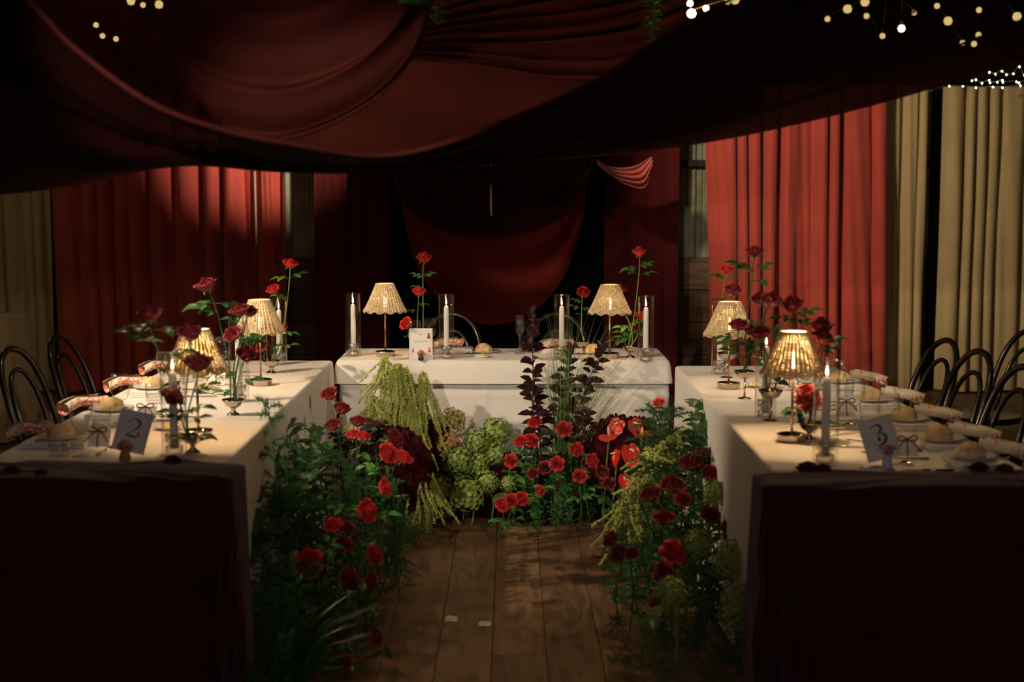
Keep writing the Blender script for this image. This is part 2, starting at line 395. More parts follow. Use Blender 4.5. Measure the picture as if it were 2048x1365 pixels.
G1, G2, G3 = 'cream curtains along the back wall', 'red curtains along the back wall', 'dark maroon curtains beside the central backdrop'
curtain('cream_curtain', 'pleated cream curtain at the far left behind the cream draped table', -90, 108, 11.3, 0.02, 2.42, 7, 0.045, 'cream', 2, G1)
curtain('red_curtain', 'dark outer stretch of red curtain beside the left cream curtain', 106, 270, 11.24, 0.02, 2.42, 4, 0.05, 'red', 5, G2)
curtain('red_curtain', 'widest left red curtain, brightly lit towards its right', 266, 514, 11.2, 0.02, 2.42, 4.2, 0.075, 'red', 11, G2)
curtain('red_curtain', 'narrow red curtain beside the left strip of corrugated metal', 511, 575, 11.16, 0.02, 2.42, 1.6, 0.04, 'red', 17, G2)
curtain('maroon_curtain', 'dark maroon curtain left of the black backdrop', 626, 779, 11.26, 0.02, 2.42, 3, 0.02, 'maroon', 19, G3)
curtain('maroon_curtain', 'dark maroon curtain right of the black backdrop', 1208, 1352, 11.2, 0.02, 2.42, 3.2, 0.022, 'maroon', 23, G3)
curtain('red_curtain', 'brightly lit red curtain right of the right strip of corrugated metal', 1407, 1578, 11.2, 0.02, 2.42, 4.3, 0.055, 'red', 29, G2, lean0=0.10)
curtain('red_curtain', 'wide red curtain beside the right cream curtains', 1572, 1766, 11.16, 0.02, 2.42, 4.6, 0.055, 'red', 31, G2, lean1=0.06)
curtain('cream_curtain', 'narrow cream curtain between the right red curtain and a black gap', 1762, 1849, 11.3, 0.02, 2.42, 3.2, 0.045, 'cream', 37, G1)
curtain('cream_curtain', 'wide pleated cream curtain at the far right edge', 1882, 2150, 11.3, 0.02, 2.42, 9, 0.045, 'cream', 41, G1)
curtain('black_backdrop', 'flat black cloth backdrop behind the head table', 776, 1212, 11.38, 0.02, 2.5, 2.2, 0.012, 'black', 43)
rod = MB().tube([(-5.2, 11.34, 2.47), (5.2, 11.34, 2.47)], 0.014, 8)
tag(obj('curtain_rail', rod, 'beam'), 'dark rail running above the curtains along the back wall', 'rail')

# ------------------------------------------------------------------ swags of cloth
def loft(curves, nu, nv, fold=None):
    """curves: list of point lists; surface through them, optional fold(u, v) -> offset vector"""
    cs = [catmull(c, nu) for c in curves]
    cols = [catmull([c[i] for c in cs], nv) for i in range(nu)]
    def fn(u, v):
        i = round(u * (nu - 1)); j = round(v * (nv - 1)); p = cols[i][j].copy()
        if fold: p += Vector(fold(u, v))
        return p
    return MB().grid(fn, nu, nv)
def hang(o, pts):
    for p in pts: obj('hanging_line', MB().tube([(p[0], p[1], p[2] - .01), (p[0], p[1], 4.30)], 0.003, 5), 'beam', o)
# great strip sagging across the foreground
topc = [(-260, -180, 3.3), (-90, -90, 3.3), (50, 0, 3.3), (150, 100, 3.35), (300, 208, 3.4), (450, 264, 3.5), (600, 294, 3.6), (740, 314, 3.7), (860, 298, 3.7),
        (1030, 238, 3.6), (1200, 160, 3.5), (1330, 75, 3.4), (1480, -10, 3.3), (1640, -110, 3.2), (1800, -220, 3.2)]
botc = [(-420, 470, 4.3), (-260, 425, 4.4), (-90, 398, 4.5), (60, 384, 4.5), (200, 362, 4.6), (370, 328, 4.7), (540, 334, 4.7), (740, 332, 4.7), (960, 328, 4.7),
        (1200, 312, 4.7), (1400, 288, 4.6), (1600, 248, 4.6), (1830, 188, 4.6), (2060, 112, 4.5), (2350, 0, 4.5)]
A0 = [at(*p) for p in topc]; A9 = [at(*p) for p in botc]
mid = [a.lerp(b, .5) + Vector((0, 0, -0.03)) for a, b in zip(A0, A9)]
q1 = [a.lerp(b, .25) + Vector((0, 0, -0.02)) for a, b in zip(A0, A9)]
q3 = [a.lerp(b, .78) + Vector((0, 0, -0.012)) for a, b in zip(A0, A9)]
def bf(u, v):
    e = sin(PI * v)
    return (0, 0, e * (0.022 * sin(v * 21 + 5 * u) + 0.013 * sin(v * 47 - 9 * u) + 0.02 * smoothnoise(v * 9 + u * 4, 4)))
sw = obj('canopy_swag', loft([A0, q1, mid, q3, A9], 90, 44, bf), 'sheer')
tag(sw, 'great dark sheer cloth strip sagging across the whole foreground ceiling', 'ceiling drape', 'ceiling drapes')
hang(sw, [A0[1], A0[-2]])
hem = obj('rolled_hem', MB().tube([p + Vector((0, 0, 0.004)) for p in catmull(A0, 90)], 0.007, 6), 'canopy', sw)

# left swag
o0 = [(-160, -140, 4.7), (0, -20, 4.7), (150, 105, 4.7), (300, 214, 4.65), (440, 268, 4.6), (550, 279, 4.55), (655, 250, 4.5), (762, 186, 4.45), (832, 96, 4.4), (862, 0, 4.35), (885, -90, 4.3)]
o1 = [(-120, -230, 4.6), (40, -110, 4.6), (180, 10, 4.6), (310, 110, 4.55), (430, 176, 4.5), (545, 196, 4.45), (645, 172, 4.42), (740, 118, 4.4), (812, 40, 4.35), (846, -40, 4.32), (880, -110, 4.3)]
o2 = [(-60, -330, 4.5), (100, -220, 4.5), (230, -110, 4.5), (340, -20, 4.45), (440, 30, 4.4), (545, 44, 4.38), (640, 24, 4.36), (730, -20, 4.35), (796, -70, 4.32), (836, -120, 4.3), (876, -170, 4.3)]
o3 = [(0, -480, 4.4), (160, -380, 4.4), (280, -290, 4.4), (370, -230, 4.35), (460, -190, 4.3), (550, -180, 4.3), (640, -190, 4.3), (724, -210, 4.3), (790, -230, 4.3), (832, -250, 4.3), (870, -280, 4.3)]
def fa(u, v):
    k = u ** 1.3
    w_ = smoothnoise(v * 7, 12)
    return (0, -0.05 * sin(v * 19 + 2.2 * sin(3 * u)) * (0.25 + k) + 0.02 * sin(v * 43 + u * 4) * k, 0.028 * sin(v * 19 + 1 + 2 * u) * (0.2 + 0.8 * k))
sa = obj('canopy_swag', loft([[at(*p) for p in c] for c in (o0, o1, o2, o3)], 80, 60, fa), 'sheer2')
tag(sa, 'maroon cloth swag hanging in a deep curve at the upper left', 'ceiling drape', 'ceiling drapes')
obj('rolled_hem', MB().tube([at(*p) for p in o0] and catmull([at(*p) for p in o0], 70), 0.008, 6), 'canopy', sa)

# pleated cloth gathered at the top centre, and plain panel under it
c0 = [(800, 118, 6.3), (900, 128, 6.4), (1000, 140, 6.4), (1120, 160, 6.4), (1260, 150, 6.3), (1420, 60, 6.2), (1600, -40, 6.1)]
c1 = [(805, 95, 6.2), (900, 88, 6.3), (1000, 88, 6.3), (1120, 80, 6.3), (1260, 55, 6.2), (1420, -10, 6.1), (1600, -90, 6.0)]
c2 = [(810, 70, 6.1), (900, 52, 6.2), (1000, 36, 6.2), (1120, 20, 6.2), (1260, -10, 6.1), (1420, -60, 6.0), (1600, -150, 5.9)]
c3 = [(815, 40, 6.0), (900, 15, 6.1), (1000, -15, 6.1), (1120, -50, 6.1), (1260, -90, 6.0), (1420, -150, 5.9), (1600, -240, 5.8)]
def fc(u, v): return (0, -0.045 * sin(v * 44 + 3 * u) - 0.02 * sin(v * 71 + 9 * u), 0.01 * sin(v * 44 + 1))
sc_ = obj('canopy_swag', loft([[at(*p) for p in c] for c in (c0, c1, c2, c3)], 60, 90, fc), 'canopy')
tag(sc_, 'tightly pleated maroon cloth stretched to the right across the top centre', 'ceiling drape', 'ceiling drapes')
d0 = [(430, 330, 7.2), (640, 332, 7.2), (860, 330, 7.2), (1060, 322, 7.2), (1300, 300, 7.1), (1520, 240, 7.0)]
d1 = [(440, 230, 7.0), (650, 230, 7.0), (860, 226, 7.0), (1060, 220, 7.0), (1300, 200, 6.9), (1520, 130, 6.8)]
d2 = [(460, 110, 6.7), (660, 106, 6.7), (860, 104, 6.7), (1060, 108, 6.7), (1280, 90, 6.6), (1500, 10, 6.5)]
d3 = [(480, -20, 6.5), (660, -30, 6.5), (860, -40, 6.5), (1060, -50, 6.5), (1280, -70, 6.5), (1500, -120, 6.4)]
def fd(u, v): return (0, 0.02 * sin(9 * v + 5 * u) + 0.015 * sin(17 * v + 11 * u), 0)
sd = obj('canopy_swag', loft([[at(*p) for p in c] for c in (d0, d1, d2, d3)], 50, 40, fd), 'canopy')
tag(sd, 'plain maroon cloth panel hanging behind the pleated cloth at the top centre', 'ceiling drape', 'ceiling drapes')

# big U swag over the backdrop
def uswag(name, label, xl, xr, ytop, ybot, cx, Y, mat, inner=0.35, seed=1, grp=None, tilt=0.25):
    def fn(u, v):
        a = PI * u                                     # left to right
        wid = (xr - xl) / 2 * (1 - 0.0 * v); mx_ = (xl + xr) / 2 + (cx - (xl + xr) / 2) * sin(a)
        x = mx_ - wid * cos(a) * (1 - 0.35 * v * inner)
        bot = ybot + (ytop - ybot) * v * (1 - 0.02)
        y = ytop + (bot - ytop) * sin(a) ** 0.8 - 14 * v * (1 - sin(a))
        d = Y - tilt * v + 0.05 * sin(9 * v + seed) * sin(a) + 0.03 * sin(21 * v + 3 * u)
        return at(x, y, d)
    o = obj(name, MB().grid(fn, 44, 30), mat); hang(o, [fn(0, 0), fn(1, 0)])
    return tag(o, label, 'drape', grp)
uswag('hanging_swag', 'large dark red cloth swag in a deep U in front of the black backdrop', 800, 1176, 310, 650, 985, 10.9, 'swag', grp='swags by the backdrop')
uswag('hanging_swag', 'added dark cloth standing in for shade across the top of the large swag', 786, 1190, 300, 470, 960, 10.6, 'plum', seed=4, grp='swags by the backdrop', tilt=0.1)  # dark sheet in place of the shadow from the ceiling drape
# red tied-up bunches
def bunch(label, pts0, pts1, Y, mat):
    n = len(pts0)
    a = [at(*p, Y) for p in pts0]; b = [at(*p, Y - 0.1) for p in pts1]
    m_ = [x.lerp(y, .5) + Vector((0, -0.10, 0)) for x, y in zip(a, b)]
    o = obj('cloth_bunch', loft([a, m_, b], 40, 40, lambda u, v: (0, -0.035 * sin(30 * v + 8 * u) - .02 * sin(14 * u), 0)), mat)
    hang(o, [a[0], a[-1]])
    return tag(o, label, 'drape')
bunch('lit red cloth bunch tied up at the top of the right maroon curtain', [(1192, 318), (1215, 330), (1245, 335), (1275, 330), (1302, 312)],
      [(1194, 328), (1222, 352), (1252, 370), (1290, 378), (1301, 340)], 10.2, 'red')
bunch('small dark red cloth bunch hanging above the U swag', [(893, 335), (915, 338), (945, 335), (970, 335), (992, 330)],
      [(897, 346), (925, 362), (955, 372), (978, 374), (992, 345)], 9.6, 'canopy')
q_ = at(982, 340, 9.75); rp = MB().tube([(q_.x, q_.y, 4.30), q_, at(982, 372, 9.75), at(982, 410, 9.75), at(983, 432, 9.75)], 0.006, 6)
for k in range(10):
    c = at(982, 372 + k * 5.5, 9.75); rp.lathe([(0.001, -0.006), (0.009, 0), (0.001, 0.006)], 6, c)
tag(obj('hanging_rope', rp, 'spadix'), 'pale knotted rope hanging straight below the small dark red bunch', 'rope')

# ------------------------------------------------------------------ bulbs and fairy lights
bulb_me = MB().lathe([(0.0005, -0.012), (0.009, -0.009), (0.0125, 0), (0.009, 0.009), (0.0005, 0.012)], 10).mesh('glowing_bulb')
for grp, lst, Y in (('upper right', [(1380, 7), (1383, 27), (1412, 17), (1455, 4), (1470, 0), (1655, 38), (1695, 18), (1730, 4), (1733, 32), (1765, 72), (1828, 25), (1874, 12), (1896, 42),
                                      (1958, 20), (2034, 33), (1925, 86), (1957, 70), (1948, 88), (1778, -20), (1620, -12), (1990, -10)], 5.3),
                    ('upper left', [(286, 10), (318, 9), (262, 2), (192, 50), (232, 78), (205, 72)], 5.6)):
    t = thing('fairy_light_string', 'fairy lights glowing through the dark cloth at the %s' % grp, 'fairy lights', at(lst[0][0], lst[0][1], Y), 0, 'fairy lights')
    b0 = at(lst[0][0], lst[0][1], Y)
    for px, py in lst:
        big = 1.35 if (px * 7 + py) % 3 == 0 else 0.9
        m_ = bulb_me.copy() if False else bulb_me
        link_obj('bulb', m_, 'fairy2', t, at(px, py, Y) - b0, scale=big)
    srt = sorted(lst)
    obj('wire', MB().tube([at(px, py, Y) - b0 + Vector((0, 0.01, 0.012)) for px, py in srt], 0.0018, 4), 'wire', t)
bb = MB().lathe([(0.0005, -0.014), (0.010, -0.01), (0.014, 0), (0.010, 0.01), (0.0005, 0.014)], 12)
t = thing('bare_bulb', 'single bright bulb shining through the cloth at the upper right', 'bulb', at(1803, 57, 5.25))
obj('glass_globe', bb, 'fairy3', t); obj('socket', MB().lathe([(0.0, 0.012), (0.008, 0.013), (0.008, 0.04), (0, 0.041)], 10), 'beam', t); obj('cable', MB().tube([(0, 0, .03), (0, 0, 4.3 - t.location.z)], .003, 5), 'beam', t)
fb_me = MB().lathe([(0.0005, -0.009), (0.006, -0.006), (0.0075, 0), (0.004, 0.008), (0.0005, 0.01)], 8).mesh('fairy_bulb')
rf = random.Random(5)
for k, (rows, lab) in enumerate(((([(1898, 173), (1925, 173), (1951, 176), (1985, 175), (2004, 176), (2040, 172), (2080, 173)]), 'lowest string of fairy lights just above the right cream curtain'),
                        (([(1943, 162), (1951, 160), (1963, 167), (1978, 161), (1979, 166), (1994, 165), (2004, 161), (2005, 165), (2032, 164), (2037, 166), (2060, 160)]), 'crowded middle string of fairy lights at the right edge'),
                        (([(1978, 145), (1990, 149), (2003, 143), (2012, 150), (2026, 148), (2038, 134), (2048, 151), (2062, 140)]), 'highest string of fairy lights at the right edge'))):
    b0 = at(*rows[0], 10.6)
    t = thing('fairy_light_string', lab, 'fairy lights', b0, 0, 'fairy lights')
    pts = [at(x, y - 2, 10.6) - b0 for x, y in rows]
    obj('wire', MB().tube(catmull(pts, 40), 0.003, 4), 'wire', t)
    for x, y in rows: link_obj('bulb', fb_me, 'fairy', t, at(x, y, 10.6) - b0 + Vector((0, -0.01, 0)), scale=.7)
def glow(px, py, Y, e, col):
    pl = bpy.data.lights.new('warm_glow', 'POINT'); pl.energy = e; pl.color = col; pl.shadow_soft_size = 0.03
    po = bpy.data.objects.new('warm_glow', pl); COL.objects.link(po); po.location = at(px, py, Y) + Vector((0, 0, -.04))
glow(-330, 225, 9.3, 7, (1, 0.75, 0.48)); glow(228, 70, 5.05, 0.5, (1, 0.5, 0.2)); glow(1803, 57, 5.22, 9, (1, 0.7, 0.4)); glow(240, 10, 6.2, 12, (1, 0.7, 0.4))  # the first is an added fill for the far left, no bulb there
# ------------------------------------------------------------------ tables and cloths
ZT = 0.75
TL = dict(x0=-1.68, x1=-0.905, y0=4.42, y1=7.17)
TR = dict(x0=0.80, x1=1.59, y0=4.30, y1=6.95)
TH = dict(x0=-0.895, x1=0.802, y0=7.17, y1=7.74)
def table(label, t):
    cx, cy = (t['x0'] + t['x1']) / 2, (t['y0'] + t['y1']) / 2
    o = thing('banquet_table', label, 'table', (cx, cy, 0))
    w_, d_ = t['x1'] - t['x0'] - 0.04, t['y1'] - t['y0'] - 0.04
    obj('tabletop', MB().box((0, 0, ZT - 0.026), (w_, d_, 0.035), bev=0.004), 'wall', o, smooth=False)
    for a in (-1, 1):
        for b in (-1, 1):
            obj('leg', MB().tube([(a * (w_ / 2 - .08), b * (d_ / 2 - .1), 0), (a * (w_ / 2 - .09), b * (d_ / 2 - .12), ZT - 0.045)], 0.014, 8), 'beam', o)
table('trestle table under the white cloth of the left arm', TL)
table('trestle table under the cream cloth of the right arm', TR)
table('trestle table under the white cloth at the head', TH)

def cloth(name, label, t, ztop, zbot, out, fold, seed, mat='linen', step=0.03, rows=26, flare=0.02, crease=()):
    """box-shaped cloth: top sheet and hanging sides in one surface"""
    x0, x1, y0, y1 = t['x0'], t['x1'], t['y0'], t['y1']; r = 0.025
    per = []                                             # perimeter with normals, corners rounded
    def edge(a, b, nrm):
        L = (Vector(b) - Vector(a)).length; n = max(2, int(L / step))
        for i in range(n): per.append((Vector(a).lerp(Vector(b), i / n), Vector(nrm)))
    def corner(c, a0):
        for i in range(5): q = a0 + PI / 2 * i / 5; per.append((Vector((c[0] + r * cos(q), c[1] + r * sin(q), 0)), Vector((cos(q), sin(q), 0))))
    edge((x0 + r, y0, 0), (x1 - r, y0, 0), (0, -1, 0)); corner((x1 - r, y0 + r), -PI / 2)
    edge((x1, y0 + r, 0), (x1, y1 - r, 0), (1, 0, 0)); corner((x1 - r, y1 - r), 0)
    edge((x1 - r, y1, 0), (x0 + r, y1, 0), (0, 1, 0)); corner((x0 + r, y1 - r), PI / 2)
    edge((x0, y1 - r, 0), (x0, y0 + r, 0), (-1, 0, 0)); corner((x0 + r, y0 + r), PI)
    n = len(per); s = [0.0]
    for i in range(1, n): s.append(s[-1] + (per[i][0] - per[i - 1][0]).length)
    vs, fs = [], []; nr = rows + 4
    for j in range(nr):
        for i, (p, nv) in enumerate(per):
            if j < 4:                                    # rounded shoulder
                q = PI / 2 * j / 4; off = r * 0.6 * (sin(q) - 1); z = ztop - r * 0.6 * (1 - cos(q)); d = 0
            else:
                v = (j - 3) / rows; z = ztop - r * 0.6 - (ztop - r * .6 - zbot) * v
                f = smoothnoise(s[i] * 3.1, seed) - 0.5 + 0.5 * (smoothnoise(s[i] * 7.3, seed + 5) - 0.5)
                off = 0; d = fold * v ** 0.8 * f * 2 + flare * v
                for ax, pos in crease:
                    if ax == 'x' and abs(nv.y + 1) < .01: d += 0.004 * math.exp(-((p.x - pos) / .014) ** 2)
                    if ax == 'z': d += 0.004 * math.exp(-((z - pos) / .012) ** 2)
                d += out
            vs.append((p.x + nv.x * (off + d), p.y + nv.y * (off + d), z))
    for j in range(nr - 1):
        for i in range(n): k = (i + 1) % n; fs.append((j * n + k, j * n + i, (j + 1) * n + i, (j + 1) * n + k))
    fs.append(tuple(range(n)))
    o = obj(name, MB().add(vs, fs), mat)
    return tag(o, label, 'tablecloth')
cloth('tablecloth', 'white cloth reaching the floor on the left arm of the tables', TL, ZT, 0.03, 0.0, 0.035, 3, flare=0.03)
cloth('tablecloth', 'cream lit cloth reaching the floor on the right arm of the tables', TR, ZT, 0.03, 0.0, 0.035, 8, flare=0.03)
hd = dict(TH); hd['y0'] += 0.03; hd['x0'] += .01; hd['x1'] += .0
cloth('tablecloth', 'long creased white under-cloth reaching the floor on the head table', hd, ZT - 0.012, 0.03, 0.0, 0.010, 12, step=0.012, rows=50, flare=0.0,
      crease=(('x', -0.135), ('x', 0.43), ('x', -0.62), ('z', 0.565), ('z', 0.30)))
cloth('tablecloth', 'short white top cloth overhanging the head table edge', TH, ZT, ZT - 0.118, 0.004, 0.006, 15, rows=8, flare=0.012)

# dark draped stands at the near ends
def stand(label, x0, x1, y0, y1, z, knots, seed):
    cx, cy = (x0 + x1) / 2, (y0 + y1) / 2
    o = thing('draped_stand', label, 'draped stand', (cx, cy, 0)); rr = random.Random(seed)
    W, D = x1 - x0, y1 - y0
    # superellipse ring per height
    def ring(u, v):
        a = 2 * PI * u
        c, s_ = cos(a), sin(a)
        e = 0.28
        X = math.copysign(abs(c) ** e, c) * W / 2; Y = math.copysign(abs(s_) ** e, s_) * D / 2
        if v < 0.22:
            k = v / 0.22; h = z - 0.012 * k ** 3 + 0.006 * sin(X * 26 + Y * 40) * k + 0.011 * smoothnoise(X * 9 + 5, seed) * k; X *= k * 0.985 + 0.001; Y *= k * 0.985 + 0.001
            return (X, Y, h)
        k = (v - 0.22) / 0.78
        f = 0.045 * k * (smoothnoise(a * 5.5, seed) - .3) + 0.012 * sin(a * 21 + 2 * k) * k
        # swagged folds on the front
        if s_ < 0: f += 0.014 * sin(11 * (k * 1.5 + 1.6 * (X / W) ** 2)) * min(1, 4 * k)
        h = (z - 0.012) * (1 - k) + 0.004 * k
        return (X * (1 + f * 1.2) + math.copysign(0.02 * k, X), Y - (0.0 if s_ > 0 else 1) * f * 1.2 + math.copysign(0.01 * k, Y) + 0, h)
    obj('cloth_cover', MB().grid(ring, 220, 60, closed=True), 'plum', o)
    for kx, ky, r in knots:
        def kn(u, v):
            a = 2 * PI * u; b = PI * v
            rr_ = .72 * r * (1 + 0.28 * sin(5 * a + 3 * b) + 0.2 * sin(9 * b + 2 * a))
            return (kx - cx + rr_ * sin(b) * cos(a) * 1.5, ky - cy + rr_ * sin(b) * sin(a), z + 0.008 + r * .65 * cos(b) * (1 + .2 * sin(4 * a)))
        obj('cloth_knot', MB().grid(kn, 26, 14, closed=True), 'plum', o)
    fr = MB()
    for a in (-1, 1):
        for b in (-1, 1): fr.box((a * (W / 2 - .05), b * (D / 2 - .04), (z - .06) / 2), (0.03, 0.03, z - .06))
    fr.box((0, 0, z - .05), (W - .06, D - .05, 0.02))
    obj('frame', fr, 'beam', o, smooth=False)
stand('dark plum cloth-draped stand at the near end of the left table', -1.82, -0.815, 4.05, 4.35, 0.775, [(-1.47, 4.12, 0.022), (-1.38, 4.1, 0.016), (-1.04, 4.3, 0.02)], 4)
stand('dark plum cloth-draped stand at the near end of the right table', 0.715, 1.80, 3.97, 4.23, 0.77, [(0.885, 4.2, 0.026), (0.93, 4.19, 0.02), (1.40, 4.2, 0.024), (1.47, 4.18, 0.022)], 9)

# cream draped table far left
def rc(u, v):
    a = 2 * PI * u; R = 0.42; k = max(0, (v - .3) / .7)
    c_, s_ = cos(a), sin(a); X = math.copysign(abs(c_) ** .5, c_) * 0.55; Y = math.copysign(abs(s_) ** .5, s_) * 0.38
    if v < .3: kk = v / .3; return (X * kk * .98, Y * kk * .98, 0.79 - 0.01 * kk ** 4)
    f = 1 + k * (0.10 + 0.10 * (smoothnoise(a * 6, 3) - .3)) + 0.02 * k * sin(17 * a)
    return (X * f, Y * f, 0.78 * (1 - k) + 0.01)
o = thing('draped_side_table', 'side table under a cream cloth at the far left edge', 'draped table', (-3.78, 9.3, 0))
obj('cloth_cover', MB().grid(rc, 150, 40, closed=True), 'cream', o)
obj('leg', MB().tube([(0, 0, 0), (0, 0, 0.76)], 0.03, 8), 'beam', o)
def puddle(u, v):
    a = 2 * PI * u; r = v * (0.20 + 0.04 * sin(3 * a)); return (-3.12 + r * cos(a) * 1.2, 9.55 + r * sin(a) * .8, 0.006 + 0.07 * (1 - v * v) * (1 + .5 * sin(9 * v + 4 * a)) * (v > 0) + 0.012 * sin(7 * a) * (v > .2) * (v < .98) + 0.006)
tag(obj('cloth_heap', MB().grid(puddle, 40, 14, closed=True), 'cream'), 'crumpled cream cloth heaped on the floor beside the far left table', 'cloth')

# ------------------------------------------------------------------ bentwood chairs
def make_chair(label):
    t = thing('bentwood_chair', label, 'chair', (0, 0, 0), 0)          # faces +Y; back at -Y
    seat = MB().lathe([(0.001, 0.455), (0.15, 0.453), (0.175, 0.457), (0.192, 0.462), (0.205, 0.455), (0.206, 0.440), (0.195, 0.432), (0.001, 0.432)], 32)
    obj('seat', seat, 'chair', t)
    def hoop(hw, h, zb, yb, r, nm):
        p = []
        for i in range(33):
            a = PI * i / 32; x = -hw * cos(a); zz = zb + (h - zb) * (sin(a) ** 0.55)
            x *= 1 - 0.10 * (1 - sin(a)); 
            y = yb - 0.02 - 0.38 * max(0, (zz - .45)) ** 1.15
            p.append((x, y, zz))
        obj(nm, MB().tube(p, r, 8), 'chair', t)
    hoop(0.195, 0.885, 0.44, -0.155, 0.0145, 'outer_hoop')
    hoop(0.125, 0.79, 0.44, -0.165, 0.0115, 'inner_hoop')
    for sx in (-1, 1):
        obj('leg', MB().tube([(sx * .178, -.155, .45), (sx * .175, -.18, .3), (sx * .19, -.245, 0)], [.0145, .014, .011], 8), 'chair', t)
        obj('leg', MB().tube([(sx * .135, .135, .44), (sx * .15, .16, .25), (sx * .175, .20, 0)], [.0155, .015, .011], 8), 'chair', t)
    obj('leg_ring', MB().loop([(0.152 * cos(2 * PI * k / 28), 0.152 * sin(2 * PI * k / 28), 0.27) for k in range(28)], 0.009, 6), 'chair', t)
    return t
LCH = [(5.75, -2.02, 'left'), (6.42, -2.03, 'x'), (7.02, -2.03, 'x')]
chairs = [
    ((-1.98, 5.55), -1.76, 'bentwood chair cut by the left edge of the picture, nearest at the left table'),
    ((-1.985, 6.42), -1.76, 'bentwood chair in front of the left cream curtain, middle one at the left table'),
    ((-1.95, 7.0), -1.72, 'bentwood chair in front of the dark red curtain, farthest at the left table'),
    ((-1.98, 5.0), -1.76, 'bentwood chair mostly outside the left edge, nearest the plum stand'),
    ((1.80, 6.78), 1.80, 'black bentwood chair farthest along the right table, before the narrow cream curtain'),
    ((1.80, 6.30), 1.80, 'black bentwood chair in front of the black gap between the cream curtains'),
    ((1.80, 5.74), 1.76, 'black bentwood chair before the wide cream curtain, third from the far end'),
    ((1.83, 5.18), 1.76, 'black bentwood chair cut by the right edge, fourth from the far end'),
    ((1.86, 4.70), 1.76, 'black bentwood chair low at the right edge, nearest the plum stand'),
    ((2.42, 7.25), 1.95, 'tall-looking black bentwood chair standing apart at the right edge'),
    ((-0.355, 8.02), PI, 'bentwood chair behind the head table, left one'),
    ((0.265, 8.02), PI, 'bentwood chair behind the head table, right one behind the grasses'),
]
c0_ = None
for (x, y), rz, lab in chairs:
    if c0_ is None: c0_ = make_chair(lab); c0_['group'] = 'bentwood chairs'; c0_.location = (x, y, 0); c0_.rotation_euler = (0, 0, rz)
    else: dup(c0_, lab, (x, y, 0), rz, 'bentwood chairs')

# ------------------------------------------------------------------ lamps
def make_lamp(label, loc, rz):
    t = thing('rattan_lamp', label, 'lamp', loc, rz, 'rattan table lamps')
    obj('lamp_base', MB().lathe([(0.0005, 0), (0.043, 0), (0.047, 0.004), (0.047, 0.022), (0.051, 0.027), (0.047, 0.028), (0.038, 0.019), (0.010, 0.018), (0.0005, 0.02)], 48, lobes=8, amp=0.03), 'steel', t)
    obj('pole', MB().tube([(0, 0, 0.018), (0, 0, 0.245)], 0.0045, 10), 'copper', t)
    obj('collar', MB().lathe([(0.0045, 0.225), (0.012, 0.226), (0.0125, 0.248), (0.008, 0.252), (0.0005, 0.252)], 14), 'copper', t)
    b = obj('bulb', MB().lathe([(0.0005, 0.252), (0.007, 0.253), (0.008, 0.29), (0.006, 0.306), (0.0005, 0.311)], 12), 'bulb', t)
    sh = MB(); z0, z1, r0, r1 = 0.232, 0.375, 0.108, 0.046
    NR = 34; rings = 21
    def rad(f): return r0 + (r1 - r0) * f ** 0.93
    for j in range(rings + 1):
        f = j / rings; pts = []
        for k in range(NR * 2):
            a = 2 * PI * k / (NR * 2); wv = 0.0022 * (1 if (k + j) % 2 else -1)
            scal = 0.014 * (1 - abs(sin(a * 6.5 * 12 / 13))) * max(0, 1 - f * 5)
            r = rad(f) + wv + 0.002 * (1 - f)
            pts.append((r * cos(a), r * sin(a), z0 + (z1 - z0) * f + scal - 0.003))
        sh.loop(pts, 0.0030, 4)
    for k in range(NR):
        a = 2 * PI * (k + .5) / NR
        sh.tube([(rad(f) * cos(a), rad(f) * sin(a), z0 + 0.006 + (z1 - z0 - .006) * f) for f in (0, .33, .66, 1)], 0.0034, 5, cap=False)
    sh.loop([(r1 * cos(2 * PI * k / 40), r1 * sin(2 * PI * k / 40), z1 + .002) for k in range(40)], 0.0035, 6)
    s = obj('lamp_shade', sh, 'rattan', t)
    sp = MB()
    for q in range(3): a = 2 * PI * q / 3; sp.tube([(0.006 * cos(a), 0.006 * sin(a), 0.25), (0.05 * cos(a), 0.05 * sin(a), 0.30), (r1 * cos(a), r1 * sin(a), z1)], 0.0012, 4)
    obj('shade_wires', sp, 'copper', t)
    l = bpy.data.lights.new('lamp_glow', 'POINT'); l.energy = 1.4; l.color = (1.0, 0.66, 0.34); l.shadow_soft_size = 0.012
    lo = bpy.data.objects.new('lamp_glow', l); COL.objects.link(lo); lo.parent = t; lo.location = (0, 0, 0.325)
    return t
def P3(px, py, z=ZT): p = on(px, py, z); return (p.x, p.y, z + 0.0005)
lamps = [((771, 713), 'rattan lamp at the left side of the head table beside the menu card'),
         ((1219, 717), 'rattan lamp at the right side of the head table behind the grasses'),
         ((522, 771), 'rattan lamp farther along the left table, before the bright red curtain'),
         ((397, 876), 'rattan lamp nearest on the left table, glowing behind the near candle'),
         ((1457, 778), 'rattan lamp farther along the right table beside the silver coupe bowl'),
         ((1583, 884), 'rattan lamp nearest on the right table beside the near candle')]
l0 = None
for k, ((px, py), lab) in enumerate(lamps):
    if l0 is None: l0 = make_lamp(lab, P3(px, py), 0.1)
    else:
        c_ = dup(l0, lab, P3(px, py), 0.1 + k * 0.7)
        if k > 1:
            for ch in c_.children:
                if ch.type == 'LIGHT': ch.data = ch.data.copy(); ch.data.energy = {2: 2.6, 3: 6.0, 4: 2.8, 5: 6.0}[k]

